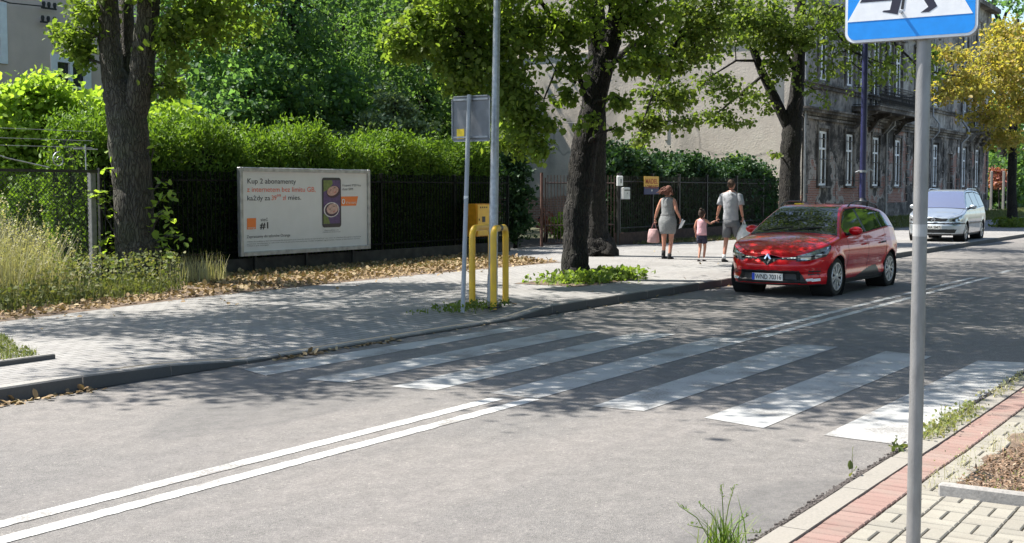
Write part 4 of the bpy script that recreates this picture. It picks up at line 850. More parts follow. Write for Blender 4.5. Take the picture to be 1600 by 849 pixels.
for (x,y,h,r,m,lab) in bgt:
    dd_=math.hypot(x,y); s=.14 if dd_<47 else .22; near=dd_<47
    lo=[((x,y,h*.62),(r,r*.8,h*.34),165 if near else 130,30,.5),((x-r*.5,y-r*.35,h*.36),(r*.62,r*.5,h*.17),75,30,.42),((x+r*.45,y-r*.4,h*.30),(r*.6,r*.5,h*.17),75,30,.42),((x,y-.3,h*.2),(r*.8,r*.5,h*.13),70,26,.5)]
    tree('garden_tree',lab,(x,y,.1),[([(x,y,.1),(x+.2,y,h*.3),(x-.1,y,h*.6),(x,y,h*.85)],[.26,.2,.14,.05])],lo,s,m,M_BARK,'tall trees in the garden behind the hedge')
# branch of yellow-green leaves hanging in front of them
pb=[([at(372,10,24),at(368,-60,24)],[.03,.03])]
# shrubs behind the left fence
def bush(name,label,px,py,d,r,n,nl,cr,sz,m,dn=.3,group=None,cat='shrub',extra=()):
    c=at(px,py,d); b=Vector((c.x,c.y,.1))
    return tree(name,label,b,[([b,b.lerp(c,.5)+Vector((.1,0,0)),c],[.07,.05,.02])],[(c,r,n,nl,cr)]+[(at(*e[0]),e[1],e[2],nl,cr) for e in extra],sz,m,M_BARK,group,cat,twigs=.5,down=dn)
bush('sumac_shrub','bright yellow-green spreading shrub behind the mesh fence at the left edge',25,205,26,(1.2,.9,.95),130,30,.3,.13,M_SUMAC,extra=[((10,260,26),(1.2,.8,.7),80),((60,150,26),(.8,.7,.5),60)],group='sumac shrubs behind the fence')
bush('sumac_shrub','bright yellow-green shrub reaching the forked trunk on its left',105,190,27,(.9,.8,.65),100,30,.3,.13,M_SUMAC,extra=[((140,185,27),(.6,.6,.6),45),((90,240,27),(1.,.7,.8),60)],group='sumac shrubs behind the fence')
bush('sumac_shrub','low bright yellow-green shrub under the house downpipe right of the forked trunk',255,190,27,(.65,.6,.35),50,24,.28,.15,M_SUMAC,extra=[((285,198,27),(.3,.4,.2),14)],group='sumac shrubs behind the fence')
bush('thuja_shrub','loose green thuja left of the forked trunk above the fence',140,235,24.5,(.55,.5,.8),90,24,.2,.10,M_THUJA,dn=-.8,extra=[((115,290,24.5),(.5,.5,.6),50),((60,320,24),(1.0,.5,.5),60)])
bush('pale_bush','pale grey-green pointed bush rising behind the thuja hedge',610,198,34,(.85,.6,.45),90,22,.24,.10,M_PALEBUSH,extra=[((616,165,34),(.35,.3,.35),30),((550,212,34),(.55,.4,.16),30),((660,200,34),(.35,.4,.35),24),((600,148,34),(.14,.14,.25),9),((640,170,34),(.2,.2,.3),10),((575,185,34),(.3,.2,.15),12)])
bush('pale_bush','small pale bush top left of the pointed one',500,210,34,(.4,.4,.15),14,22,.22,.10,M_PALEBUSH)
bush('dark_conifer','dark green upright conifer filling the gap between hedge and gate',805,300,35,(.40,.4,1.15),100,30,.2,.10,M_THUJAD,dn=-.7,extra=[((812,350,35),(.34,.35,.5),36),((800,250,35),(.3,.3,.6),36)],cat='conifer')
bush('small_thuja','small bright thuja tip right of the dark trunks above the fence',955,245,41,(.3,.3,.4),30,26,.2,.11,M_THUJA,dn=-.8)
bush('leafy_shrub','yellow-green bushy top behind the fence near the small thuja',990,238,41,(.5,.4,.25),30,22,.24,.13,M_LEAF)
bush('dark_conifer','dark conifer tops above the hedge behind the yellow notice',1020,258,43,(.9,.5,.4),60,26,.25,.12,M_THUJAD,dn=-.7,cat='conifer',extra=[((1075,264,44),(.7,.5,.3),36)])
bush('leafy_shrub','light green shrub at the end of the hedge against the gable wall',1155,262,49,(.5,.4,.45),40,18,.3,.13,M_LEAF,extra=[((1178,280,49),(.3,.4,.4),22),((1135,275,48),(.4,.4,.3),22)])
bush('garden_bush','bright bush seen through the gate bars',872,352,42,(.6,.5,.4),26,18,.25,.12,M_SUMAC)
bush('garden_bush','reddish bush seen through the gate bars',851,342,39,(.22,.2,.4),12,14,.2,.10,M_RED_LEAF)
# weeds round the front tree and poles
def weed(name,label,P,h,m,lf=3,sz=.06,w_=.012):
    P=np.array(P,dtype=float); gs=[bladegeo(P,h,w_,.9)]
    L=np.repeat(P,lf,0)+RNG.normal(0,.03,(len(P)*lf,3)); L[:,2]=P[0,2]+RNG.random(len(L))*h*.8; gs.append(leafgeo(L,sz,down=-.2)) if lf else None; V,Q=merge(*gs)
    o=npmesh(name,V,0,Q,m,label=label,cat='weeds'); return setorigin(o,tuple(P.mean(0)))
c=Vector((b2.x,b2.y,.124))
def ring(c,n,rx,ry,dx=0,dy=0): 
    u=RNG.normal(size=(n,2)); return np.stack([c.x+dx+u[:,0]*rx,c.y+dy+u[:,1]*ry,np.full(n,.126)],1)
sheet('tree_pit',[c.x-1.1,c.x,c.x+1.5],[c.y-.75,c.y,c.y+.6],lambda x,y:.130,M_SOIL)
M_WEEDK=leafmat('sunburnt kerb weeds',(.12,.16,.05),(.2,.22,.09),(.3,.26,.12),trans=.35)
LSN=LSH*np.array([1,.35,.6])
weed('weeds','green weeds round the foot of the slanting dark trunk',np.concatenate([ring(c,330,.5,.3,.1,-.2),ring(c,260,.35,.2,.9,-.25)]),.20,M_LEAF,sz=.08)
weed('weeds','small weeds round the foot of the thin grey signpost',ring(on(735,483,.124),130,.35,.14),.11,M_LEAFO,sz=.04)
weed('weeds','weeds heaped round the foot of the yellowing tree',ring(Vector((b5.x,b5.y,.12)),260,.7,.4),.5,M_LEAFO,sz=.12,w_=.03)
weed('weeds','tufts of green weeds growing in the near kerb joint beside the last stripe',np.array([list(on(random.uniform(1438,1528),0,.07)) if False else [x,2.20+random.gauss(0,.045),.012] for x in RNG.uniform(8.7,10.2,330)]),.10,M_WEEDK,lf=1,sz=.026,w_=.005)
weed('weeds','thin yellowish weeds along the far part of the near kerb',np.array([[x,2.20+random.gauss(0,.04),.012] for x in RNG.uniform(10.8,14,120)]),.05,M_HAY,sz=.025,w_=.005)
weed('weeds','dry weeds on the planting bed at the right edge',np.array([[x,random.uniform(.6,1.72),.035] for x in RNG.uniform(7.3,8.4,120)]),.06,M_WEEDK,lf=1,sz=.014,w_=.004)
weed('weeds','sparse stalks along the planting bed rim',np.array([[x+random.gauss(0,.02),1.76+random.gauss(0,.03)-max(0,(x-8.3))*.25,.03] for x in np.repeat([7.25,7.5,7.9,8.0,8.5,8.6,8.9,9.1],9)]),.16,M_HAY,sz=.012,w_=.003)
Pl=rnd(15000,7.2,9.2,-1.0,1.7,.048); Pl=Pl[(Pl[:,1]<1.68-np.maximum(0,Pl[:,0]-8.3)*.25)]; V,Q=leafgeo(Pl,.026,flat=.5,down=0,shape=LSN*np.array([1,1.6,1]))
npmesh('bed_litter',V,0,Q,leafmat('grey brown mulch',(.13,.08,.05),(.20,.13,.085),(.34,.26,.19),trans=.05,rough=.9),kind='stuff',label='dead leaves and mulch in the planting bed at the right')
# big clump bottom centre-right
cb=on(1128,868,.0); n=95
V1,Q1=bladegeo(np.stack([cb.x+RNG.normal(0,.045,n),cb.y+RNG.normal(0,.05,n),np.zeros(n)],1),.26,.008,.75)
stalks=MB(); hd=[]
for (ex,ey,sx) in ((1060,790,-.1),(1092,785,0),(1148,757,0),(1127,757,0),(1170,805,.1),(1190,832,.1),(1075,820,0)):
    e=at(ex,ey,5.75); s_=Vector((cb.x+random.gauss(0,.02),cb.y+random.gauss(0,.02),0)); mid=s_.lerp(e,.55)+Vector((0,0,.05)); stalks.tube([s_,mid,e],[.003,.0025,.0015],4)
    for t in np.linspace(.72,1,16): hd.append(np.array(mid.lerp(e,(t-.55)/.45))+RNG.normal(0,.004,3))
Vs=np.array([tuple(v) for v in stalks.v]); Qs=np.array([f for f in stalks.f if len(f)==4])
V,Q=merge((V1,Q1),leafgeo(np.array(hd),.016,down=-1.2,shape=LSN),(Vs,Qs)); setorigin(npmesh('grass_tuft',V,0,Q,leafmat('fresh grass tuft',(.06,.11,.02),(.12,.2,.03),(.25,.27,.12),trans=.35),label='tuft of long seeding grass at the bottom edge by the near kerb',cat='grass tuft'),tuple(cb))
def stalk(label,px,py,py2,lvs):
    b=on(px,py,.02); e=at(px+1,py2,float(np.dot(np.array(b)-np.array([0,0,HC]),FW))); m=MB(); m.tube([b,b.lerp(e,.5)+Vector((.004,0,0)),e],[.0022,.0018,.001],4); Vs=np.array([tuple(v) for v in m.v]); Qs=np.array([f for f in m.f if len(f)==4])
    C=np.array([list(b.lerp(e,t)) for t in np.linspace(.6,1,10)]); V,Q=merge((Vs,Qs),leafgeo(C,.014,down=-1,shape=LSN),leafgeo(np.array([list(b+Vector((random.gauss(0,.02),random.gauss(0,.02),.03))) for _ in range(lvs)]),.05,down=-.4)); setorigin(npmesh('weed_stalk',V,0,Q,M_GRASS,label=label,cat='weed'),tuple(b))
stalk('single thin seed stalk in the kerb crumbs below the last stripe',1331,742,699,3)
stalk('small broad-leaved seedling in the kerb joint beside the pole',1400,705,680,14)
stalk('tall thin stalk rising from the kerb weeds by the last stripe',1470,668,632,3)
# crumbs of broken asphalt along the near kerb, dirt by the far kerb
cr=MB()
for _ in range(2600):
    x=random.uniform(4.6,13.5) if random.random()<.8 else random.uniform(6.4,7.6); y=2.262+abs(random.gauss(0,.018)); r=random.uniform(.003,.013)
    cr.ball((x,y,r*.4),(r,r*random.uniform(.6,1),r*.7),5,3)
tag(obj('kerb_crumbs',cr,mat('dark gravel crumbs',(.07,.06,.055),.9,var=.4,scale=40)),kind='stuff',label='crumbs of broken asphalt along the near kerb')
Pt=np.concatenate([rnd(160,5.2,7.1,8.82,8.98,.01),rnd(120,9.3,11.3,8.86,8.99,.01),rnd(60,12,24,8.85,8.98,.01)]); V,Q=leafgeo(Pt,.06,flat=.7,down=0); npmesh('gutter_litter',V,0,Q,M_LITTER,kind='stuff',label='dry leaves and twigs in the gutter by the far kerb')

# trees on the camera's own side of the street, mirrored in the cars and glass
for i,(x,y) in enumerate(((13,-4.6),(20,-4.2),(27.5,-4.8),(35,-4.3),(44,-4.5))):
    tree('roadside_tree','tree on the near side of the street, '+('nearest','second','third','fourth','fifth')[i]+' along the pavement right of the view',(x,y,.0),[([(x,y,0),(x+.2,y,4),(x,y,8.5)],[.26,.2,.08])],[((x,y+2.2,9.0),(4.8,4.8,4.0),400,20,.85),((x+1,y,6.0),(3.2,3.0,2.0),110,20,.7)],.34,M_LEAFD,M_BARK,'trees on the near side of the street')
# ---------------- signs, poles, billboard ----------------
def atx(px,py,x):
    d=ray(px,py); k=x/d[0]; return Vector((x,d[1]*k,HC+d[2]*k))
def fittext(body,pa,pb,cap,Yp,m,parent,name='lettering',bold=0):
    A=aty(*pa,Yp); Bp=aty(*pb,Yp); caph=A.z-aty(pa[0],pa[1]+cap,Yp).z; size=caph/.72
    cu=bpy.data.curves.new('t','FONT'); cu.body=body; cu.size=size; o=bpy.data.objects.new('t',cu); scene.collection.objects.link(o)
    dg=bpy.context.evaluated_depsgraph_get(); dg.update(); me=o.evaluated_get(dg).to_mesh(); wd=max(v.co.x for v in me.vertices); bpy.data.objects.remove(o)
    return text(name,body,size,lambda x,y:(A.x+x,Yp,A.z+y),m,parent,bold=bold,sx=(Bp.x-A.x)/wd)
YP=17.83
Pb=thing('billboard','white advertising billboard in a grey metal frame mounted on the hedge fence','billboard',tuple(aty(476,398,YP)))
x0,x1=aty(374,300,YP).x,aty(577.6,300,YP).x; zt=(aty(375,262,YP).z+aty(578,265,YP).z)/2; zb_=(aty(373,402,YP).z+aty(577,388,YP).z)/2
m=MB(); m.bb(x0+.06,x1-.06,YP+.012,YP+.05,zb_+.06,zt-.06); obj('panel',m,M_BILL,Pb)
m=MB()
for (a,b,c,d) in ((x0,x0+.085,zb_,zt),(x1-.085,x1,zb_,zt),(x0+.085,x1-.085,zb_,zb_+.085),(x0+.085,x1-.085,zt-.085,zt)): m.cbox(((a+b)/2,YP+.02,(c+d)/2),(b-a,.10,d-c),.012)
obj('frame',m,M_BFRAME,Pb)
m=MB()
for x in (x0+.5,(x0+x1)/2,x1-.5): m.bb(x-.03,x+.03,YP+.06,YP+.12,.1,zt-.1)
obj('support_leg',m,M_IRON2,Pb)
yl=YP+.006
fittext('Kup 2 abonamenty',(386,287),(462.5,287),8.4,yl,M_INK,Pb)
fittext('z internetem bez limitu GB,',(386,300),(493,300),8.2,yl,M_SALMON,Pb)
fittext('każdy za',(386,313.5),(422,313.5),8.0,yl,M_INK,Pb); fittext('39⁹⁹ zł',(424,313),(447,313),7.8,yl,M_SALMON,Pb); fittext('mies.',(450,312.5),(470.5,312.5),7.6,yl,M_INK,Pb)
fittext('sieć',(407,346),(418.5,346),5.4,yl,M_INK,Pb); fittext('#1',(406.5,357.5),(419,357.5),10,yl,M_INK,Pb,bold=.004)
fittext('Zapraszamy do salonów Orange',(385.5,372.5),(453.5,371),4.6,yl,M_INK,Pb)
def sm(t,a,b,c): fittext(t,a,b,c,yl,mat('small grey print',(.12,.12,.13),.6) if not hasattr(sm,'m') else sm.m,Pb)
sm.m=mat('small grey print',(.16,.16,.17),.6)
sm('Oferta obowiązuje w sieci komórkowej dla abonentów przy zawarciu umowy na czas określony i jest ważna do odwołania. Szczegóły w regulaminie',(386,379),(564,370.5),1.9)
sm('promocji dostępnym w salonach oraz na stronie internetowej. Liczba urządzeń ograniczona. Opłata za abonament wynosi',(386,382.5),(562,373.5),1.9)
sm('z rabatem za zgody marketingowe',(386,385.5),(420,384),1.9)
def quad(name,pts,y,m,parent):
    q_=MB(); P=[aty(*p,y) for p in pts]; q_.add(P,[tuple(range(len(P)))]); return obj(name,q_,m,parent)
quad('orange_square',[(386,359),(400,358),(400,341),(386,341.5)],yl,M_ORANGE,Pb)
fittext('orange',(387,357.6),(399,357.6),3.0,yl-.004,M_WHITE,Pb)
def rrect(a,b,c,d,r,y,m,name,parent,n=6):
    P=[]
    for (cx,cz,q0) in ((b-r,d-r,0),(a+r,d-r,90),(a+r,c+r,180),(b-r,c+r,270)):
        for k in range(n+1): t=math.radians(q0+90*k/n); P.append((cx+r*math.cos(t),y,cz+r*math.sin(t)))
    q_=MB(); q_.add(P,[tuple(range(len(P)))]); return obj(name,q_,m,parent)
pa,pb_=aty(503.6,356,yl),aty(532.5,279.5,yl)
ph=rrect(pa.x,pb_.x,pa.z,pb_.z+.02,.07,yl-.002,mat('phone bezel',(.012,.008,.012),.3),'phone_picture',Pb)
def face(name,pts,col,y): 
    q_=MB(); q_.add([aty(*p,y) for p in pts],[tuple(range(len(pts)))]); return obj(name,q_,mat(name+' print',col,.5,var=.25,scale=14),ph)
def ell(cx,cy_,a,b,rot=0,n=20):
    return [(cx+a*math.cos(t)*math.cos(rot)-b*math.sin(t)*math.sin(rot),cy_+a*math.cos(t)*math.sin(rot)+b*math.sin(t)*math.cos(rot)) for t in np.linspace(0,2*math.pi,n,endpoint=False)]
face('screen_background',[(505.5,350.5),(531.3,349),(531.3,282),(505.5,282)],(.10,.055,.16),yl-.004)
face('screen_grass',[(505.5,300),(514,296),(520,287),(519,282),(505.5,282)],(.16,.20,.05),yl-.006)
face('screen_grass',[(505.5,350),(516,350),(513,340),(505.5,334)],(.16,.20,.05),yl-.006)
face('screen_hair',ell(521,300,11,9,-.5),(.06,.02,.03),yl-.008); face('screen_face',ell(520,298.5,9.4,7,-.5),(.55,.33,.28),yl-.010)
face('screen_hood',ell(518,328,12.3,11.5,-.6),(.75,.72,.72),yl-.008); face('screen_hair',ell(518.3,328,10.8,10.2,-.6),(.07,.03,.06),yl-.010); face('screen_face',ell(519.5,326.5,9.4,7.8,-.6),(.55,.36,.31),yl-.012)
for (cx,cy_) in ((517,297),(523,293.5),(516,327),(522,323)): face('screen_eye',ell(cx,cy_,1.5,.5,-.5,8),(.08,.04,.04),yl-.014)
for (cx,cy_) in ((523.5,300.5),(522,330.5)): face('screen_mouth',ell(cx,cy_,2.2,.7,-.5,8),(.5,.12,.12),yl-.014)
fittext('Huawei P20 lite',(534.5,291.5),(564,291),3.8,yl,sm.m,Pb); fittext('dual SIM',(534.5,297.5),(551.5,297.3),3.8,yl,sm.m,Pb)
quad('price_tag',[(532.5,322),(556.5,321.5),(559.5,307),(532.5,307.5)],yl-.001,M_ORANGE,Pb)
fittext('0',(534,319),(539,319),8.2,yl-.006,M_WHITE,Pb,bold=.004); fittext('zł na start',(540.5,318.6),(556,318.4),4.2,yl-.006,M_WHITE,Pb)
sm('Zdjęcie przykładowe, cena',(507,361),(529,360.4),1.9); sm('urządzenia przy zakupie w ratach',(504,364),(532,363.2),1.9)
# thin signpost with sign back
gb=on(723,487,.124); GX=gb.x
def lean(px0,py0,px1,py1,d,zb): return at(px0,py0,d),at(px1,py1,d)
Gp=thing('road_sign','square road sign seen from behind on a leaning thin grey post','road sign',tuple(gb))
dpt=float((np.array(gb)-np.array([0,0,HC]))@FW)
m=MB(); a,b=at(723,488.5,dpt),at(733.2,149,dpt); m.tube([a,b],.0305,14); m.ball(b,(.031,.031,.012),12,4); obj('post',m,M_GREYPOLE,Gp,smooth=True)
xs_=b.x+.055; P=[atx(707,150,xs_),atx(766.5,149.5,xs_),atx(766,221.5,xs_),atx(706.5,221.5,xs_)]
yA,yB=(P[0].y+P[3].y)/2,(P[1].y+P[2].y)/2; zA,zB=(P[3].z+P[2].z)/2,(P[0].z+P[1].z)/2
def signplate(x,y0,y1,z0,z1,t,r=.045,n=6):
    c=[]
    for (cy_,cz,q0) in ((y1-r,z1-r,0),(y0+r,z1-r,90),(y0+r,z0+r,180),(y1-r,z0+r,270)):
        for k in range(n+1): q_=math.radians(q0+90*k/n); c.append((cy_+r*math.cos(q_),cz+r*math.sin(q_)))
    m=MB(); return m.prism(c,lambda u,v,w_:(w_,u,v),x,x+t)
y0_,y1_=min(yA,yB),max(yA,yB)
obj('sign_panel',signplate(xs_,y0_,y1_,zA,zB,.004),M_SIGNBACK,Gp)
m=MB()
for (a_,b_,c_,d_) in ((y0_+.04,y1_-.04,zA,zA+.012),(y0_+.04,y1_-.04,zB-.012,zB)): m.bb(xs_-.018,xs_-.001,a_,b_,c_,d_)
for (a_,b_) in ((y0_,y0_+.012),(y1_-.012,y1_)): m.bb(xs_-.018,xs_-.001,a_,b_,zA+.04,zB-.04)
for z in (zA+.06,zB-.05): m.bb(xs_-.022,xs_-.002,y0_+.03,y1_-.03,z-.012,z+.012); m.tube([(b.x,b.y,z-.012),(b.x,b.y,z+.012)],.036,12)
obj('bracket',m,M_GREYPOLE,Gp)
s1,s2=atx(714,219,xs_),atx(725.5,204,xs_); m=MB(); m.bb(xs_-.004,xs_-.001,min(s1.y,s2.y),max(s1.y,s2.y),s1.z+.012,s2.z+.02); obj('yellow_sticker',m,M_STICK,Gp)
m=MB(); c=at(728.3,309,dpt); m.tube([c+Vector((0,0,-.025)),c+Vector((0,0,.025))],.0312,14); obj('white_sticker',m,M_WHITE,Gp)
# mast
mb_=on(768,478,.124); dm=float((np.array(mb_)-np.array([0,0,HC]))@FW)
Mt=thing('mast','tall tapered silver mast standing between the two yellow hoops','mast',tuple(mb_))
m=MB(); m.tube([at(770,437,dm),at(772,300,dm),at(775,100,dm),at(777,-40,dm),at(779,-260,dm)],[.068,.062,.052,.046,.036],18); obj('shaft',m,M_GALV,Mt,smooth=True)
m=MB(); m.tube([at(768.8,479,dm),at(769.8,432,dm),at(769.9,429,dm)],[.076,.073,.069],18); obj('sleeve',m,M_GREYPOLE,Mt,smooth=True)
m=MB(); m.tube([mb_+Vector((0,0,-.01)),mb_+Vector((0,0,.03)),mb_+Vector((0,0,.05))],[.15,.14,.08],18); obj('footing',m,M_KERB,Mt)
m=MB()
for py in (373,412,478-30): c=at(767.2,py,dm-.068); m.ball(c,.012,8,6)
obj('bolt',m,M_BLACK,Mt)
# yellow hoops
def hoop(label,pa,pb,ptop,band):
    a,b=on(*pa,.12),on(*pb,.12); h=1.10+(0 if not band else 0); R=.14; d=(b-a); L=d.length; u=d/L
    P=[]; 
    P.append(a+Vector((0,0,-.02))); P.append(a+Vector((0,0,h-R)))
    for t in np.linspace(15,90,6): q_=math.radians(t); P.append(a+u*(R-R*math.cos(q_))+Vector((0,0,h-R+R*math.sin(q_))))
    for t in np.linspace(0,75,6): q_=math.radians(t); P.append(b-u*(R-R*math.sin(q_))+Vector((0,0,h-R+R*math.cos(q_))))
    P.append(b+Vector((0,0,h-R))); P.append(b+Vector((0,0,-.02)))
    T=thing('bollard_hoop',label,'bollard',tuple(a),'yellow hoop barriers round the mast'); m=MB(); m.tube(P,.046,14); obj('tube',m,M_YEL,T,smooth=True)
    m=MB()
    for c in (a,b): m.cbox((c.x,c.y,.13),(.15,.12,.02),.004)
    obj('foot_plate',m,M_BLACK,T)
    if band: mid=(a+b)/2+Vector((0,0,h)); m=MB(); m.tube([mid-u*.09,mid+u*.05],.0475,14); obj('black_band',m,M_BLACK,T)
    return T
hoop('yellow hoop left of the mast, its far leg hidden behind the shaft',(738,477.5),(767.5,470),358,False)
hoop('yellow hoop right of the mast with a black band on top',(771,481.5),(790,473.5),358,True)
# gas box
Gx=thing('gas_meter_box','yellow metal gas box with a dark square on its door behind the mast','utility box',tuple(aty(752,372,17.7)))
a,b=aty(744.5,370,17.55),aty(768,318.5,17.55); m=MB(); m.bb(a.x,b.x,17.55,17.95,a.z,b.z); obj('body',m,mat('orange yellow weathered paint',(.62,.27,.01),.5,var=.15,scale=6),Gx)
m=MB(); m.cbox(((a.x+b.x)/2+.01,17.54,(a.z+b.z)/2),(b.x-a.x-.05,.02,b.z-a.z-.05),.006); dr=obj('door',m,M_YEL,Gx)
m=MB(); m.bb(a.x+.22,a.x+.36,17.524,17.53,a.z+.36,a.z+.5); obj('dark_square',m,M_BLACK,dr)
m=MB()
for i in range(4): m.bb(a.x+.14+i*.09,a.x+.18+i*.09,17.524,17.53,b.z-.11,b.z-.07)
m.bb(a.x+.08,a.x+.1,17.515,17.53,a.z+.4,a.z+.45); obj('vent_slot',m,M_BLACK,dr)
# notices on the right fence
def notice(px0,py0,px1,py1,y): 
    a,b=aty(px0,py1,y),aty(px1,py0,y); return a.x,b.x,a.z,b.z
a,b,c,d=notice(1006.5,276,1029.5,304,17.2); zm=c+(d-c)*.42
No=thing('fence_notice','small yellow and navy notice with red lettering fixed to the dark fence','notice',((a+b)/2,17.2,c))
m=MB(); m.bb(a,b,17.2,17.215,zm,d); obj('yellow_panel',m,mat('faded yellow board',(.72,.42,.06),.5,var=.08,scale=8),No)
m=MB(); m.bb(a,b,17.2,17.215,c,zm-.002); obj('navy_panel',m,M_NAVY,No)
fittext('MADEL',(1008.5,287),(1027.5,287),7.6,17.196,mat('brown red print',(.45,.09,.02),.6),No,bold=.006); fittext('LOMBARD',(1008,294.5),(1028.5,294.5),5.2,17.196,mat('brown print',(.30,.07,.02),.6),No,bold=.004)
m=MB(); m.disc(((a+b)/2+.02,17.196,c+.12),.03); obj('pale_mark',m,M_WHITE,No)
a,b,c,d=notice(967,275,974.5,290.5,17.15); ic=thing('intercom_box','narrow white intercom box high on the fence post right of the gate','intercom',((a+b)/2,17.2,c)); m=MB(); m.cbox(((a+b)/2,17.2,(c+d)/2),(b-a,.08,d-c),.02); obj('case',m,M_WHITE,ic)
m=MB(); m.bb((a+b)/2-.03,(a+b)/2+.03,17.152,17.158,c+.08,c+.2); obj('button_panel',m,M_SIGNBACK,ic)
a,b,c,d=notice(974.5,293,984.5,311.5,17.15); ic=thing('letter_box','pale grey letter box on the fence below and right of the white intercom','letter box',((a+b)/2,17.2,c)); m=MB(); m.cbox(((a+b)/2,17.2,(c+d)/2),(b-a,.12,d-c),.015); obj('case',m,mat('pale grey paint',(.55,.56,.55),.5,var=.08,scale=9),ic)
m=MB(); m.bb(a+.03,b-.03,17.132,17.138,d-.1,d-.07); m.bb((a+b)/2-.01,(a+b)/2+.01,17.132,17.138,(c+d)/2-.02,(c+d)/2+.02); obj('slot',m,M_BLACK,ic)
# blue lamp column
lb=Vector((0,0,0)); v=ray(1348,318); dl=32.3; lb=at(1347.5,318,dl); lb.z=.12
Lm=thing('lamp_post','slender dark blue lamp post with a wider fluted base standing behind the red car','lamp post',tuple(lb))
m=MB(); m.tube([(lb.x,lb.y,1.5),(lb.x,lb.y,4),(lb.x,lb.y,7.6)],[.083,.078,.06],16); m.tube([(lb.x,lb.y,7.6),(lb.x-.1,lb.y-.5,8.1),(lb.x-.1,lb.y-1.1,8.2)],[.05,.04,.035],10); obj('column',m,M_BLUEPOST,Lm,smooth=True)
m=MB(); m.tube([(lb.x,lb.y,z) for z in (.12,.2,.24,1.3,1.34,1.46,1.5,1.56)],[.2,.2,.13,.12,.14,.135,.10,.085],16); obj('base',m,mat('dark painted cast base',(.03,.032,.045),.5,var=.2,scale=6),Lm,smooth=True)
m=MB(); m.loft([(lb.x-.1,lb.y-1.2,8.02,.10,.2),(lb.x-.1,lb.y-1.2,8.08,.16,.33),(lb.x-.1,lb.y-1.2,8.22,.14,.3),(lb.x-.1,lb.y-1.2,8.3,.05,.12)],14); obj('lamp_head',m,M_BLUEPOST,Lm,smooth=True)
m=MB(); z=at(1347,268,dl).z; m.tube([(lb.x,lb.y,z-.03),(lb.x,lb.y,z+.03)],.095,14); m.tube([Vector((lb.x,lb.y,z))+Vector(RT)*t+Vector((0,0,h)) for t,h in ((-.2,-.03),(-.1,.01),(.1,.01),(.2,.05),(.27,.0),(.26,-.12))],.018,6); obj('clamp_bracket',m,M_GALV,Lm)
# crossing sign close to the camera
sd=5.45; pb=at(1425.8,900,sd); sx_,sy_=pb.x,pb.y; pt=at(1427,60,sd)
Cs=thing('road_sign','blue and white pedestrian crossing sign on a grey pole close to the camera','road sign',(sx_,sy_,.026))
m=MB(); m.tube([(sx_,sy_,-.05),(sx_,sy_,3.1)],.0305,28); m.ball((sx_,sy_,3.1),(.031,.031,.01),16,4); obj('post',m,M_SIGNPOLE,Cs,smooth=True)
xf=sx_-.047; cL,cR=atx(1320.5,68,xf),atx(1527.5,55,xf); yl_,yr_=cL.y,cR.y; zb2=(cL.z+cR.z)/2; W=yl_-yr_; ztp=zb2+W
fr=signplate(xf-.001,yr_,yl_,zb2,ztp,.0035,r=.045,n=10); obj('sign_panel',fr,mat('sign rim white',(.70,.72,.74),.4,var=.05,scale=20),Cs)
m=signplate(xf+.0026,yr_-.003,yl_+.003,zb2-.003,ztp+.003,.016,r=.046,n=10); obj('panel_edge',m,M_SIGNPOLE,Cs)
M_SBLUE=mat('reflective blue sheeting',(.004,.235,.70),.4,var=.05,scale=30)
m=signplate(xf-.003,yr_+.011,yl_-.011,zb2+.011,ztp-.011,.0018,r=.036,n=10); bl=obj('blue_field',m,M_SBLUE,Cs)
tl,tr=atx(1324.5,35,xf),atx(1520.5,21.5,xf); zt0=(tl.z+tr.z)/2; ycn=(tl.y+tr.y)/2; hw_=(tl.y-tr.y)/2
def onsign(u,v,w_): return (xf-w_,ycn-u,zt0+v)
m=MB(); m.prism([(-hw_,0),(hw_,0),(0,.455)],onsign,.0031,.0042); obj('white_triangle',m,mat('reflective white sheeting',(.74,.75,.77),.4,var=.04,scale=30),Cs)
def sp(px,py): p=atx(px,py,xf); return (ycn-p.y,p.z-zt0)
m=MB()
legs=[[sp(1379,19),sp(1403,23),sp(1409,-1),sp(1418,-26),sp(1408,-30),sp(1396,-6),sp(1391,16),sp(1381,17)],[sp(1439,20),sp(1452,19),sp(1465,10),sp(1452,-14),sp(1436,-34),sp(1426,-28),sp(1440,-6),sp(1451,11)]]
for L_ in legs: m.prism(L_,onsign,.0043,.005)
c0=sp(1421,-50); m.prism([(c0[0]-.03,c0[1]-.06),(c0[0]+.03,c0[1]-.06),(c0[0]+.035,c0[1]+.07),(c0[0]-.02,c0[1]+.08)],onsign,.0043,.005)
m.prism([(c0[0]-.01,c0[1]+.05),(c0[0]-.07,c0[1]-.02),(c0[0]-.08,c0[1]-.01),(c0[0]-.02,c0[1]+.08)],onsign,.0051,.0058); m.prism([(c0[0]+.02,c0[1]+.05),(c0[0]+.07,c0[1]-.01),(c0[0]+.08,c0[1]+.0),(c0[0]+.03,c0[1]+.08)],onsign,.0051,.0058)
m.prism([(c0[0]+.008+.024*math.cos(t),c0[1]+.115+.026*math.sin(t)) for t in np.linspace(0,6.28,16,endpoint=False)],onsign,.0043,.005)
obj('walking_figure',m,mat('navy black sheeting',(.012,.012,.03),.5),Cs)
m=MB(); m.prism([sp(1344,5),sp(1395,1),sp(1399,-14),sp(1353,-10)],onsign,.0043,.005); m.prism([sp(1462,-3),sp(1503,-6),sp(1496,-20),sp(1460,-17)],onsign,.0043,.005); obj('crossing_bars',m,mat('navy sheeting',(.012,.012,.03),.5),Cs)
c=sp(1410,15); m=MB(); m.prism([(c[0]-.006,c[1]),(c[0]+.006,c[1]),(c[0]+.014,c[1]+.07),(c[0]+.004,c[1]+.07)],onsign,.0052,.006); obj('dark_tape',m,M_BLACK,Cs)
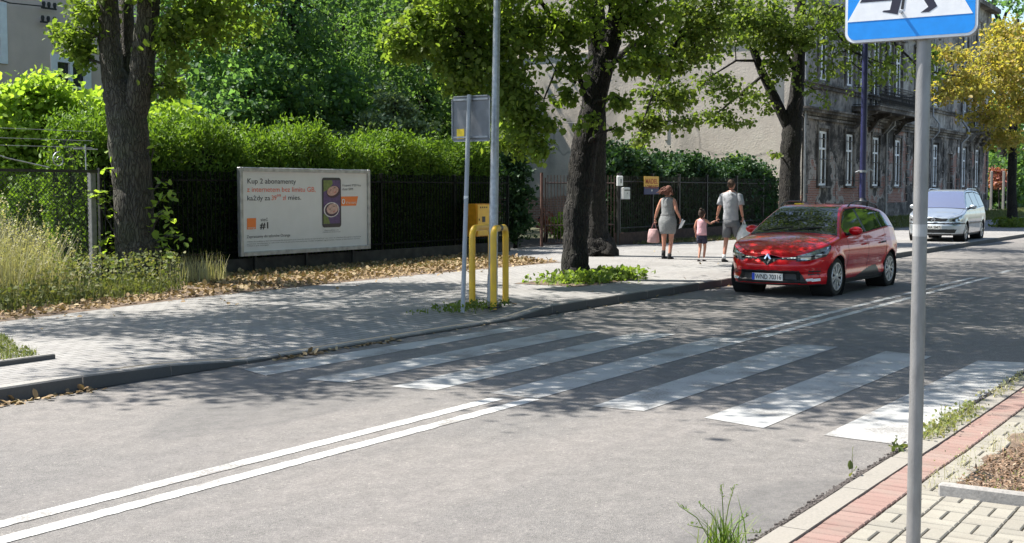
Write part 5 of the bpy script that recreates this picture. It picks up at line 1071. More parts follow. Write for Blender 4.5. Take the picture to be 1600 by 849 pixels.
m=MB(); p_=Vector(onsign(c[0]-.002,c[1]-.012,.004)); m.tube([p_,p_+Vector((-.02,0,0))],.0065,10); p2=Vector(onsign(c[0]-.002,c[1]+.38,.004)); m.tube([p2,p2+Vector((-.02,0,0))],.0065,10); obj('bolt',m,M_GALV,Cs)
m=MB()
for z in (zb2+.12,ztp-.12): m.tube([(sx_,sy_,z-.015),(sx_,sy_,z+.015)],.036,20); m.box((xf+.022,sy_,z),(.01,.12,.03))
obj('bracket',m,M_GALV,Cs)
m=MB(); z=at(1425,359,sd).z; m.tube([(sx_,sy_,z-.026),(sx_,sy_,z+.026)],.0309,28); obj('tape_band',m,mat('pale tape',(.36,.36,.355),.5,var=.06,scale=30),Cs)
# ---------------- cars ----------------
def pch(pts):
    X=[p[0] for p in pts];Y=[p[1] for p in pts];n=len(X);d=[(Y[i+1]-Y[i])/(X[i+1]-X[i]) for i in range(n-1)]
    m=[d[0]]+[0 if d[i-1]*d[i]<=0 else 2*d[i-1]*d[i]/(d[i-1]+d[i]) for i in range(1,n-1)]+[d[-1]]
    def f(x):
        if x<=X[0]: return Y[0]
        if x>=X[-1]: return Y[-1]
        i=max(j for j in range(n-1) if X[j]<=x); h=X[i+1]-X[i]; t=(x-X[i])/h
        return (2*t**3-3*t*t+1)*Y[i]+(t**3-2*t*t+t)*h*m[i]+(-2*t**3+3*t*t)*Y[i+1]+(t**3-t*t)*h*m[i+1]
    return f
def carpaint(name,col,metal=.0,rough=.28):
    q=NT(name); q.b.inputs['Base Color'].default_value=(*col,1); q.b.inputs['Metallic'].default_value=metal; q.b.inputs['Roughness'].default_value=rough
    q.b.inputs['Coat Weight'].default_value=1; q.b.inputs['Coat Roughness'].default_value=.02; q.b.inputs['Specular IOR Level'].default_value=.15
    n=q.noise(q.obj(),2.5,3); d=q.noise(q.obj(),14,5,.7)
    rr=q.ramp(d,[(.35,rough),(.75,rough+.18)]); q.l(rr,q.b.inputs['Roughness']); return q.m
M_CGLASS=mat('tinted car glass',(.012,.016,.016),.03,spec=1.0,coat=.6)
M_LAMP=mat('headlamp glass',(.42,.44,.46),.06,.6,var=.35,scale=16,coat=1)
M_LAMPD=mat('headlamp dark housing',(.05,.05,.055),.1,.4,var=.7,scale=26,coat=1)
M_DRL=mat('white fog lamp strip',(.85,.85,.85),.15,coat=1)
M_CTRIM=mat('car black trim',(.016,.016,.017),.4,var=.2,scale=20)
M_HUB=mat('silver wheel cover',(.50,.51,.52),.32,.5,var=.08,scale=12)
M_UNDER=mat('dark underbody',(.008,.008,.008),.9)
def lathe_y(m,prof,c,n=36,sgn=1):
    V=[(c[0]+r*math.cos(2*math.pi*k/n),c[1]+sgn*y,c[2]+r*math.sin(2*math.pi*k/n)) for (y,r) in prof for k in range(n)]
    return m.add(V,[(i*n+k,i*n+(k+1)%n,(i+1)*n+(k+1)%n,(i+1)*n+k) for i in range(len(prof)-1) for k in range(n)])
def wheel(root,x,ys,R,spokes,style):
    sg=1 if ys>0 else -1; c=(x,ys,R); w_=.10
    ty=MB(); lathe_y(ty,[(-w_*1.9,R*.6),(-w_*1.9,R*.93),(-w_*1.5,R*.99),(-w_*.3,R),(-.01,R*.975),(.002,R*.93),(.004,R*.80),(-.008,R*.74),(-.03,R*.72)],c,40,sg)
    T=thing('wheel',None,None,(0,0,0)); T.parent=root
    obj('tyre',ty,M_RUBBER,T,smooth=40,world=False)
    r=MB(); lathe_y(r,[(-.02,R*.74),(-.02,R*.66),(-.06,R*.65),(-.065,.0)],c,36,sg); obj('rim',r,M_CTRIM,T,smooth=40,world=False)
    h=MB(); lathe_y(h,[(-.008,R*.735),(.008,R*.72),(.008,R*.66),(-.004,R*.645)],c,36,sg); lathe_y(h,[(-.02,R*.20),(.004,R*.18),(.008,R*.10),(.009,0)],c,20,sg)
    for k in range(spokes):
        a=2*math.pi*k/spokes+.2
        for off in ((-.15,.15) if style else (0,)):
            wd=.030 if style else .045; r0,r1=R*.13,R*.67
            u=Vector((math.cos(a),0,math.sin(a))); v=Vector((-math.sin(a),0,math.cos(a))); u2=Vector((math.cos(a+off),0,math.sin(a+off)))
            A=Vector(c)+u*r0; Bq=Vector(c)+u2*r1
            P=[A-v*wd*.35,Bq-v*wd*.6,Bq+v*wd*.6,A+v*wd*.35]; Y0,Y1=Vector((0,-.03*sg,0)),Vector((0,.003*sg,0))
            h.add([p+Y0 for p in P]+[p+Y1 for p in P],[(0,1,2,3),(4,5,6,7),(0,1,5,4),(1,2,6,5),(2,3,7,6),(3,0,4,7)])
    obj('wheel_cover',h,M_HUB,T,smooth=30,world=False)
def build_car(name,label,loc,rz,scale,C,group=None):
    root=thing(name,label,'car',loc,group,rz); root.scale=(scale,)*3
    L,W=C['L'],C['W']; lf,nf,lr,nr=C['lf'],C['nf'],C['lr'],C['nr']
    Pf=pch(C['prof']); Zs=pch(C['shoulder']); ins_s=pch(C['ins_side']); ins_f=pch(C['ins_front']); ins_r=pch(C['ins_rear']); zbot=pch(C['bottom'])
    # plan outline
    pts=[]
    for t in np.linspace(0,math.pi/2,70): pts.append((lf-lf*math.cos(t)**(2/nf) ,W*math.sin(t)**(2/nf)))
    for x in np.arange(lf+.012,L-lr,.012): pts.append((x,W))
    for t in np.linspace(math.pi/2,0,50): pts.append((L-lr+lr*math.cos(t)**(2/nr),W*math.sin(t)**(2/nr)))
    pts=[(x,y*(C['taper'](x))) for x,y in pts]
    # resample evenly
    d=[0]
    for i in range(1,len(pts)): d.append(d[-1]+math.dist(pts[i],pts[i-1]))
    N=int(d[-1]/.0125); ss=np.linspace(0,d[-1],N); px=np.interp(ss,d,[p[0] for p in pts]); py=np.interp(ss,d,[p[1] for p in pts])
    tx,tz=np.gradient(px),np.gradient(py); ln=np.hypot(tx,tz); nx,ny=-tz/ln,tx/ln
    wx=[C['wf'],C['wr']]; R=C['R']; ra=C['ra']
    def inset(i,z,x):
        a=nx[i]; f=max(0,-a)**2; r=max(0,a)**2; s=ny[i]**2
        v=f*ins_f(z)+r*ins_r(z)+s*ins_s(z)
        if s>.5:
            for xw in wx:
                dd=math.hypot(px[i]-xw,z-R)-ra; v-=C.get('flare',.016)*math.exp(-(max(0,dd)/.06)**2)
        return v
    def pt(i,z):
        v=inset(i,z,px[i]); return (px[i]-nx[i]*v,py[i]-ny[i]*v)
    sh=[pt(i,Zs(px[i])) for i in range(N)]
    iy=max(range(N),key=lambda i:sh[i][1])
    shx=np.array([p[0] for p in sh]); shy=np.array([p[1] for p in sh]); shx_m=np.maximum.accumulate(shx)
    yb=lambda x: float(np.interp(x,shx_m,shy))
    kk=C['k']; rr=C.get('sm',.03)
    def T(x,y):
        b=max(yb(x),.05); a=Pf(x)-C['crown']*min(1,(abs(y)/b))**2*(1 if x>C['cowl'] else C.get('hoodcrown',1)); s=Zs(x)+kk*(b-abs(y)); m_=min(a,s)
        return m_-rr*math.log(math.exp(-(a-m_)/rr)+math.exp(-(s-m_)/rr)),a,s
    parts={}
    def put(key,P,sy):
        mb=parts.setdefault(key,{'v':{}, 'V':[], 'F':[]}); idx=[]
        for p in (P if sy>0 else P[::-1]):
            q_=(round(p[0],5),round(p[1]*sy,5),round(p[2],5))
            if q_ not in mb['v']: mb['v'][q_]=len(mb['V']); mb['V'].append(q_)
            j=mb['v'][q_]
            if j not in idx: idx.append(j)
        if len(idx)>=3: mb['F'].append(tuple(idx))
    NR=C.get('rows',46)
    grid=[]
    for i in range(N):
        x,y=sh[i]; zt_=T(x,y)[0]; z0_=zbot(px[i]); col=[]
        for j in range(NR+1):
            z=z0_+(zt_-z0_)*j/NR; a,b=pt(i,z); 
            if j==NR: a,b=x,y
            col.append((a,max(b,0),z))
        grid.append(col)
    for i in range(N-1):
        for j in range(NR):
            P=[grid[i][j],grid[i+1][j],grid[i+1][j+1],grid[i][j+1]]; c=[sum(p[k] for p in P)/4 for k in range(3)]
            if any(math.hypot(c[0]-xw,c[2]-R)<ra for xw in wx) and c[1]>W*.6: continue
            for sy in (1,-1):
                key=C['cls_shell'](c[0],c[1]*sy,c[2],ss[i],zbot(c[0]),T(c[0],c[1])[0] if False else None)
                put(key,[P[0],P[3],P[2],P[1]],sy)
    # top surface
    XS=sorted(set([float(v) for v in np.concatenate([np.linspace(sh[0][0],.35,26),np.arange(.35,L-.3,.018),np.linspace(L-.3,sh[-1][0],26)])])); NJ=64
    tg=[]
    for x in XS:
        b=yb(x); row=[]
        for j in range(NJ+1):
            t=j/NJ; y=b*(1-(1-t)**1.5); row.append((x,y,)+T(x,y))
        tg.append(row)
    for i in range(len(XS)-1):
        for j in range(NJ):
            Q=[tg[i][j],tg[i+1][j],tg[i+1][j+1],tg[i][j+1]]; x=sum(p[0] for p in Q)/4;y=sum(p[1] for p in Q)/4;z=sum(p[2] for p in Q)/4;a=sum(p[3] for p in Q)/4;s=sum(p[4] for p in Q)/4
            for sy in (1,-1): put(C['cls_top'](x,y*sy,z,a,s,Zs(x),yb(x)),[p[:3] for p in Q],sy)
    made={}
    for key in sorted(parts):
        mb=parts[key]; nm,mk,par=C['parts'][key]
        p_=root if par is None else made[par]
        o=obj(nm,(mb['V'],mb['F']),mk,p_,smooth=50,world=False); made[key]=o
    # arches, floor, wheels
    m=MB()
    for xw in wx:
        for sg in (1,-1):
            lathe_y(m,[(-.36,ra+.012),(-.012,ra+.012)],(xw,sg*(W-.005),R),40,sg); m.disc((xw,sg*(W-.34),R),ra+.02,'y',30)
    # keep only the upper liners
    m.bb(.35,L-.3,-W+.2,W-.2,.20,.5); m.bb(.12,.35,-.5,.5,.24,.5)
    m.bb(wx[0]+ra+.02,wx[1]-ra-.02,-W+.05,W-.05,.19,.45); obj('underbody',m,M_UNDER,root,world=False)
    for xw in wx:
        for sg in (1,-1): wheel(root,xw,sg*C['track'],R,C['spokes'],C['style'])
    return root,made,T,pt,sh
def plate(root,x,z,txt,sc=1,tilt=0,y=0):
    m=MB(); m.box((x,y,z),(.012,.52,.114)); o=obj('licence_plate',m,M_PLATE,root,world=False)
    m=MB(); m.box((x-.008,y+.238,z),(.004,.044,.11)); obj('blue_strip',m,mat('plate blue',(.01,.05,.45),.4),o,world=False)
    cu=bpy.data.curves.new('t','FONT'); cu.body=txt; cu.size=.105; cu.offset=.0015; t=bpy.data.objects.new('t',cu); scene.collection.objects.link(t)
    dg=bpy.context.evaluated_depsgraph_get(); dg.update(); me=bpy.data.meshes.new_from_object(t.evaluated_get(dg)); bpy.data.objects.remove(t)
    wd=max(v.co.x for v in me.vertices)
    for v in me.vertices: v.co=Vector((x-.0075,y+.205-v.co.x*.44/wd,z-.037+v.co.y))
    me.materials.clear(); me.materials.append(M_INK); t=bpy.data.objects.new('lettering',me); scene.collection.objects.link(t); t.parent=o
M_RED=carpaint('deep red car paint',(.58,.004,.012),.25)
M_SIL=carpaint('silver blue car paint',(.40,.45,.50),.75,.32)
# --- red estate ---
gaps=(1.30,2.27,3.12)
def redshell(x,y,z,s,zb,_):
    ay=abs(y)
    if s<1.15:      # front fascia (s: distance round from the middle)
        # headlight
        if .46<s<1.13:
            t=(s-.46)/.67; lo=.575+.01*t+.12*t*t; hi=.665+.16*t+.035*t*t
            if s>1.0: lo+= (s-1.0)*.6
            if lo<z<hi:
                if z<lo+.014 or s<.485: return 'n_lampframe'
                if z>lo+(hi-lo)*.58: return 'lamp_top'+('L' if y>0 else 'R')
                u=(s-.62)/.09; v=(z-(lo+.05))/.045
                u2=(s-.84)/.07
                if u*u+v*v<1 or u2*u2+v*v<1: return 'lamp_top'+('L' if y>0 else 'R')
                return 'lamp_dark'+('L' if y>0 else 'R')
        # badge surround
        dz=.10-.62*abs(s-.0)**1.15
        if s<.19 and .645-(.135-.60*s)<z<.685: return 'grille'
        if s<.50 and .60<z<.655:
            if s>.16 and .626<z<.640: return 'chrome'
            return 'grille'
        if .225<z<.43 and s<.66-(z-.225)*.75: return 'grille'
        # side vents
        if .66<s<.90 and .355+(s-.66)*.06<z<.46+(s-.66)*.02:
            return 'vent' if (int((z-.355)/.026)%2==0) else 'vent2'
        if .62<s<.90 and .262<z<.305: return 'fog'
        if z<.215: return 'vent'
    if 1.15<s and x<3.75:
        if zb+.0<z<zb+.055: return 'sill'
        if 1.45<x<2.95:
            hi=.22+.20*math.sin(min(1,(x-1.45)/1.25)*math.pi*.5)**1.3 if x<2.75 else .42-(x-2.75)*.9
            if z<hi: return 'sill'
        for g in gaps:
            gx=g+ (0.10*math.sin((z-.3)*2) if g==3.12 else 0)
            if abs(x-gx)<.007 and .27<z: return 'gap'
        if 1.30<x<2.27 and z>.27: return 'doorf'+('L' if y>0 else 'R')
        if 2.27<x<3.12+ (0.10*math.sin((z-.3)*2)) and z>.27: return 'doorr'+('L' if y>0 else 'R')
    if x>3.95 and .72<z<.98 and ay>.55: return 'taillight'
    return 'body'
def redtop(x,y,z,a,s,zs,yb):
    ay=abs(y)
    if x<1.06 and abs(ay-(yb-.07-.10*max(0,(.5-x))))<.006 and x>.16: return 'gap'
    if s<a-.055 and z>zs+.022 and 1.30<x<3.88:      # side glass belt
        top=a-.045
        if z<zs+.034: return 'gap'
        if x>3.62-(z-zs)*.55: return 'body'
        if z<top-.03:
            if abs(x-2.28)<.045 or abs(x-3.15)<.025: return 'pillar'
            return ('glass'+('1' if x<2.28 else '2'))+('L' if y>0 else 'R')
        if z<top-.005: return 'gap'
        return 'body'
    if 1.04<x<1.80 and a<s-.055 and z<Pz_top:
        if x<1.075: return 'cowl'
        return 'windshield'
    if x>3.8 and a<s-.05 and 1.05<z<1.30: return 'rearglass'
    return 'body'
Pz_top=1.425
B_='body'
red_parts={'body':('body',M_RED,None),'gap':('panel_gap',M_UNDER,'body'),'grille':('grille',M_CTRIM,None),'chrome':('chrome_strip',M_CHROME,'body'),'vent':('bumper_vent',M_CTRIM,None),'vent2':('bumper_slat',M_RED,'vent'),'sill':('sill_trim',M_CTRIM,None),
 'fog':('fog_lamp',M_DRL,None),'n_lampframe':('lamp_frame',M_CTRIM,None),'lamp_darkL':('headlight',M_LAMPD,None),'lamp_darkR':('headlight',M_LAMPD,None),'lamp_topL':('lamp_reflector',M_LAMP,'lamp_darkL'),'lamp_topR':('lamp_reflector',M_LAMP,'lamp_darkR'),
 'doorfL':('door',M_RED,None),'doorfR':('door',M_RED,None),'doorrL':('door',M_RED,None),'doorrR':('door',M_RED,None),'taillight':('tail_light',mat('red lens',(.35,.01,.01),.1,coat=1),None),
 'pillar':('window_pillar',M_CTRIM,None),'glass1L':('side_window',M_CGLASS,None),'glass1R':('side_window',M_CGLASS,None),'glass2L':('side_window',M_CGLASS,None),'glass2R':('side_window',M_CGLASS,None),'cowl':('cowl',M_CTRIM,None),'windshield':('windshield',M_CGLASS,None),'rearglass':('rear_window',M_CGLASS,None)}
class OD(dict): pass
RC=dict(L=4.20,W=.868,lf=.78,nf=2.45,lr=.5,nr=3.2,k=1.75,crown=.035,hoodcrown=1.6,cowl=1.05,sm=.022,wf=.85,wr=3.45,R=.312,ra=.352,track=.835,spokes=8,style=1,
 taper=lambda x:1-.07*max(0,(x-3.5))-.015*max(0,.9-x),
 prof=[(0,.66),(.06,.68),(.14,.745),(.3,.83),(.6,.925),(.9,.985),(1.05,1.01),(1.2,1.115),(1.5,1.30),(1.75,1.42),(1.95,1.465),(2.3,1.478),(2.8,1.462),(3.3,1.42),(3.68,1.36),(3.78,1.32),(3.95,1.17),(4.08,1.02),(4.2,.93)],
 shoulder=[(0,.655),(.15,.70),(.4,.80),(.8,.88),(1.2,.925),(1.6,.94),(2.3,.975),(3.0,1.02),(3.5,1.05),(3.8,1.03),(4.0,.99),(4.2,.90)],
 bottom=[(0,.19),(.5,.20),(1.2,.21),(3.0,.21),(3.8,.25),(4.27,.30)],
 ins_side=[(.15,.075),(.24,.05),(.32,.03),(.42,.042),(.5,.028),(.62,.004),(.72,.0),(.80,.012),(.88,.035),(.96,.055),(1.05,.075)],
 ins_front=[(.15,.10),(.22,.035),(.27,.02),(.29,.05),(.38,.055),(.41,.01),(.50,.0),(.58,.035),(.60,.06),(.65,.065),(.68,.06),(.73,.12),(.85,.2)],
 ins_rear=[(.2,.06),(.35,.0),(.55,.0),(.7,.05),(.9,.08),(1.1,.1)],cls_shell=redshell,cls_top=redtop,parts=red_parts,rows=52)
rr_,rm,RT_,rpt,rsh=build_car('parked_car' if False else 'red_car','glossy red estate car driving towards the crossing with its fog lamps on','on' and (19.33,7.48,0),math.radians(-2.2),1.03,RC)
plate(rr_,.012,.325,'WND 70316')
def xat(T,z0,pts): pass
# badge
xf_=.035; m=MB()
def rh(a,b,x): return [(x,-a,.613),(x,0,.613+b),(x,a,.613),(x,0,.613-b)]
o_,i_=rh(.062,.088,xf_-.03),rh(.030,.050,xf_-.038); k_=rh(.062,.088,xf_+.03)
m.add(o_+i_+k_,[(0,1,5,4),(1,2,6,5),(2,3,7,6),(3,0,4,7),(0,8,9,1),(1,9,10,2),(2,10,11,3),(3,11,8,0)]); obj('diamond_emblem',m,M_CHROME,rr_,world=False)
# mirrors, rails, handles, wipers, antenna
def mirror(root,x,y,z,sg,mt,s=1):
    m=MB(); R_=Matrix.Rotation(sg*.12,3,'Z'); m.ball((x,sg*(y+.115*s),z),(.075*s,.12*s,.072*s),18,12,R_); o=obj('mirror',m,mt,root,smooth=True,world=False)
    m=MB(); m.tube([(x+.02,sg*(y-.06),z-.06),(x+.01,sg*(y+.06),z-.045)],[.03,.025],8); m.ball((x+.028,sg*(y+.115*s),z),(.055*s,.10*s,.055*s),14,8,R_); obj('mirror_base',m,M_CTRIM,o,smooth=True,world=False)
for sg in (1,-1): mirror(rr_,1.47,.80,1.035,sg,M_RED)
for sg in (1,-1):
    m=MB(); P=[(1.95,sg*.60,1.43),(2.05,sg*.605,1.48),(2.3,sg*.61,1.512),(2.8,sg*.61,1.508),(3.25,sg*.60,1.465),(3.4,sg*.59,1.43),(3.45,sg*.585,1.39)]; m.tube(P,.012,8); m.tube([(2.9,sg*.61,1.52),(2.9,sg*.605,1.42)],.02,6); obj('roof_rail',m,M_CTRIM,rr_,smooth=True,world=False)
    for (dx,kx) in ((2.12,'doorf'),(3.0,'doorr')):
        m=MB(); yy=sg*(.868-.005); P=[(dx-.10,yy,.80),(dx-.08,yy+sg*.03,.805),(dx+.06,yy+sg*.03,.81),(dx+.09,yy,.812)]; m.tube(P,.014,8); obj('door_handle',m,M_RED if dx<2.5 else M_CTRIM,rm[kx+('L' if sg>0 else 'R')],smooth=True,world=False)
m=MB()
m.tube([(1.10,.1,RT_(1.10,.1)[0]+.012),(1.13,-.15,RT_(1.13,-.15)[0]+.014),(1.17,-.45,RT_(1.17,-.45)[0]+.014)],.007,5); m.tube([(1.10,.55,RT_(1.10,.55)[0]+.012),(1.13,.3,RT_(1.13,.3)[0]+.014),(1.17,.05,RT_(1.17,.05)[0]+.014)],.007,5); obj('wiper',m,M_CTRIM,rr_,world=False)
m=MB(); m.tube([(2.05,0,1.46),(2.0,0,1.49),(2.16,0,1.62)],[.02,.006,.003],6); obj('antenna',m,M_CTRIM,rr_,world=False)
m=MB(); m.cbox((1.98,.28,1.472),(.08,.15,.02),.006); obj('yellow_roof_tag',m,M_STICK,rr_,world=False)
# --- silver minivan ---
def silshell(x,y,z,s,zb,_):
    ay=abs(y)
    if s<1.2:
        if .50<s<.98:
            t=(s-.50)/.48; lo=.63+.02*t; hi=.73+.12*t-.06*max(0,t-.7)/.3
            if lo<z<hi:
                u=(s-.64)/.075; v=(z-.69)/.05; u2=(s-.82)/.07
                return ('lamp_dark' if u*u+v*v<.5 or u2*u2+v*v<.5 else 'lamp_top')+('L' if y>0 else 'R')
        if s<.46-(.735-z)*.8 and .645<z<.735: return 'grille'
        if .555<z<.60: return 'vent'
        if .28<z<.40 and s<.74-(.40-z)*.6: return 'grille'
        if z<.25: return 'vent'
    else:
        if z<zb+.05: return 'sill'
        if .555<z<.60 and 1.25<x<3.9: return 'rub'
        for g in (1.35,2.35,3.25):
            if abs(x-g)<.007 and z>.27: return 'gap'
        if 1.35<x<2.35: return 'doorf'+('L' if y>0 else 'R')
        if 2.35<x<3.25: return 'doorr'+('L' if y>0 else 'R')
    return 'body'
def siltop(x,y,z,a,s,zs,yb):
    if x<1.0 and abs(abs(y)-(yb-.1))<.006 and x>.16: return 'gap'
    if s<a-.06 and z>zs+.03 and 1.28<x<4.12:
        top=a-.06
        if z<zs+.04 or z>top-.03: return 'gap' if z<top else 'body'
        if abs(x-2.35)<.05 or abs(x-3.25)<.04: return 'pillar'
        return ('glass'+('1' if x<2.35 else '2'))+('L' if y>0 else 'R')
    if 1.0<x<1.86 and a<s-.06 and z<1.60: return 'cowl' if x<1.04 else 'windshield'
    return 'body'
sil_parts={k:v for k,v in red_parts.items()}
for k in ('body','doorfL','doorfR','doorrL','doorrR'): sil_parts[k]=(red_parts[k][0],M_SIL,None)
sil_parts['rub']=('rubbing_strip',M_CTRIM,None)
M_WSB=mat('blue tinted windscreen',(.10,.12,.20),.05,spec=1,coat=1); sil_parts['windshield']=('windshield',M_WSB,None)
SC=dict(L=4.32,W=.872,lf=.70,nf=2.7,lr=.35,nr=3.6,k=2.3,crown=.03,hoodcrown=1.5,cowl=1.0,sm=.022,wf=.88,wr=3.57,R=.312,ra=.35,track=.84,spokes=6,style=0,
 taper=lambda x:1-.015*max(0,.9-x),
 prof=[(0,.74),(.06,.76),(.14,.80),(.4,.90),(.8,1.00),(1.0,1.06),(1.3,1.28),(1.6,1.48),(1.85,1.605),(2.1,1.65),(2.6,1.67),(3.3,1.655),(3.9,1.60),(4.1,1.55),(4.2,1.35),(4.3,1.0)],
 shoulder=[(0,.73),(.2,.80),(.6,.92),(1.0,.98),(1.8,1.01),(3.0,1.04),(4.0,1.08),(4.32,.98)],
 bottom=[(0,.2),(.6,.2),(4.32,.25)],
 ins_side=[(.15,.07),(.3,.03),(.5,.012),(.7,.0),(.85,.008),(.95,.03),(1.08,.05)],
 ins_front=[(.15,.07),(.3,.0),(.5,.0),(.54,.02),(.56,.03),(.60,.03),(.61,.05),(.75,.09),(.9,.2)],
 ins_rear=[(.2,.06),(.35,.0),(.55,.0),(.7,.03),(1.1,.05)],cls_shell=silshell,cls_top=siltop,parts=sil_parts,rows=50)
sr,smd,ST_,_,_=build_car('silver_minivan','silver-blue minivan parked on the pavement in front of the tenement','at' and (40.3,10.08,.124),math.radians(2.0),1.0,SC)
plate(sr,.0,.46,'LRA 5M7J')
for sg in (1,-1):
    mirror(sr,1.45,.82,1.10,sg,M_SIL,1.05)
    m=MB(); m.tube([(2.1,sg*.60,1.63),(2.25,sg*.60,1.69),(3.7,sg*.59,1.67),(3.9,sg*.585,1.60)],.016,8); obj('roof_rail',m,M_SIL,sr,smooth=True,world=False)
m=MB(); lathe=[( .055*math.cos(t),.055*math.sin(t)) for t in np.linspace(0,6.2832,21)]; m.tube([(-.0+.03,a,.70+b) for a,b in lathe],.008,6,cap=False); m.tube([(.03,.07,.70),(.03,-.07,.70)],.007,6); obj('round_emblem',m,M_CHROME,sr,world=False)
# ---------------- people ----------------
def skinmesh(V,E,Rd,sub=2,root=0):
    me=bpy.data.meshes.new('s'); me.from_pydata(V,E,[]); o=bpy.data.objects.new('s',me); scene.collection.objects.link(o)
    sk=o.modifiers.new('s','SKIN'); sk.use_smooth_shade=True
    if not me.skin_vertices: pass
    bpy.context.view_layer.objects.active=o
    for i,r in enumerate(Rd):
        d=me.skin_vertices[0].data[i]; d.radius=(r,r) if not hasattr(r,'__len__') else r; d.use_root=(i==root)
    ss_=o.modifiers.new('u','SUBSURF'); ss_.levels=sub; ss_.render_levels=sub
    dg=bpy.context.evaluated_depsgraph_get(); dg.update(); e=o.evaluated_get(dg).to_mesh()
    out=([tuple(v.co) for v in e.vertices],[tuple(p.vertices) for p in e.polygons]); bpy.data.objects.remove(o); return out
def hand(m,Wp,D,N,thumb,s=1,curl=.5):
    Wp,D,N=Vector(Wp),Vector(D).normalized(),Vector(N).normalized(); S=D.cross(N).normalized()*thumb
    R_=Matrix((S,N,D)).transposed(); m.ball(Wp+D*.045*s,(.040*s,.017*s,.055*s),10,8,R_)
    for k,ln in enumerate((.070,.078,.072,.056)):
        b=Wp+D*.085*s+S*(.030-.020*k)*s; p=[b]; d=D.copy(); ang=curl
        for q_ in range(3):
            d=(Matrix.Rotation(ang*(.7 if q_==0 else 1.0),3,S*thumb)@d); p.append(p[-1]+d*ln*s*(.42,.33,.25)[q_])
        m.tube(p,[.0095*s,.009*s,.008*s,.006*s],6)
    b=Wp+D*.02*s+S*.03*s; m.tube([b,b+S*.03*s+D*.025*s,b+S*.035*s+D*.055*s+N*.01*s],[.012*s,.0105*s,.007*s],6)
def head(m,c,s=1,tilt=0,yaw=0):
    R_=Matrix.Rotation(yaw,3,'Z')@Matrix.Rotation(tilt,3,'Y'); c=Vector(c)
    m.ball(c,(.095*s,.077*s,.118*s),18,14,R_); m.ball(c+R_@Vector((.025,0,-.055))*s,(.068*s,.056*s,.066*s),14,10,R_)
    m.ball(c+R_@Vector((.098,0,-.012))*s,(.018*s,.012*s,.022*s),8,6,R_)
    for sg in (1,-1):
        m.ball(c+R_@Vector((-.005,sg*.079,-.01))*s,(.018*s,.009*s,.030*s),8,6,R_)
        m.ball(c+R_@Vector((.086,sg*.032,.01))*s,(.010*s,.014*s,.009*s),8,6,R_)
    m.ball(c+R_@Vector((.088,0,-.062))*s,(.010*s,.024*s,.008*s),8,6,R_)
M_SKIN=mat('skin',(.42,.20,.135),.5,var=.08,scale=10); M_SKIN.node_tree.nodes['Principled BSDF'].inputs['Subsurface Weight'].default_value=.08
def limb(m,P,R_,n=12): m.tube(P,R_,n)
def sole(m,x,y,z,L,wd,h,pitch=0):
    R_=Matrix.Rotation(pitch,3,'Y'); vs_=[]
    prof=[(-.30,.60,1.0),(-.22,.85,1.0),(0,.95,.95),(.25,1.0,.62),(.45,1.08,.48),(.62,.85,.40),(.70,.45,.30)]
    n=10
    for (t,w_,hh) in prof:
        for k in range(n):
            a=math.pi*2*k/n; vs_.append(Vector((x,y,z))+R_@Vector((t*L,math.cos(a)*wd*w_*.5,h*hh*(.5+.5*math.sin(a)))))
    f=[(i*n+k,i*n+(k+1)%n,(i+1)*n+(k+1)%n,(i+1)*n+k) for i in range(len(prof)-1) for k in range(n)]+[tuple(range(n-1,-1,-1)),tuple(range(6*n,7*n))]
    m.add(vs_,f)
def fig(name,label,loc,V,E,Rd,hd,hands,rz=0):
    root=thing(name,label,'person',loc,None,rz); v,f=skinmesh(V,E,Rd); m=MB(); m.add(v,f); head(m,*hd)
    for h in hands: hand(m,*h)
    obj('body',m,M_SKIN,root,smooth='all',world=False); return root
def cloth(name,col,var=.1,sc_=8): return mat(name,col,.9,var=var,scale=sc_,bump=1,bscale=9)
# man
lm_=on(1141,409.5,.124)
V=[(0,0,.98),(0,0,1.16),(0,0,1.38),(0,0,1.55),(.02,0,1.64),(0,.10,.95),(.02,.11,.53),(-.10,.11,.11),(0,-.10,.95),(.20,-.11,.54),(.22,-.11,.13),(0,.19,1.52),(-.03,.265,1.25),(.04,.35,1.04),(0,-.19,1.52),(-.05,-.265,1.25),(.05,-.27,1.02)]
E=[(0,1),(1,2),(2,3),(3,4),(0,5),(5,6),(6,7),(0,8),(8,9),(9,10),(3,11),(11,12),(12,13),(3,14),(14,15),(15,16)]
Rd=[.12,.11,.12,.08,.055,.095,.058,.036,.095,.058,.036,.062,.043,.028,.062,.043,.028]
man=fig('person','man in light grey polo and grey shorts walking away, holding a child by the hand','l' and lm_,V,E,Rd,((.03,0,1.765),1.0,.0,0),[((.04,.35,1.04),(.1,.15,-1),(0,-1,0),-1,1.0,.55),((.05,-.27,1.02),(.05,0,-1),(0,1,0),1,1.0,1.2)])
m=MB(); m.loft([(0,0,.93,.125,.175),(0,0,.98,.135,.185),(0,0,1.15,.125,.17),(0,0,1.32,.135,.19),(-.005,0,1.44,.13,.215),(-.005,0,1.52,.12,.215),(0,0,1.575,.095,.165),(.005,0,1.605,.062,.072)],20)
for sg in (1,-1): m.tube([(0,sg*.15,1.535),(0,sg*.20,1.50),(-.015,sg*.245,1.38),(-.02,sg*.262,1.30)],[.055,.078,.07,.075],14)
obj('polo_shirt',m,cloth('light grey polo cotton',(.30,.31,.335)),man,smooth='all',world=False)
m=MB(); m.tube([(.015,0,1.585),(.015,0,1.625)],[.075,.066],14); obj('collar',m,cloth('white collar',(.7,.7,.7)),man,smooth='all',world=False)
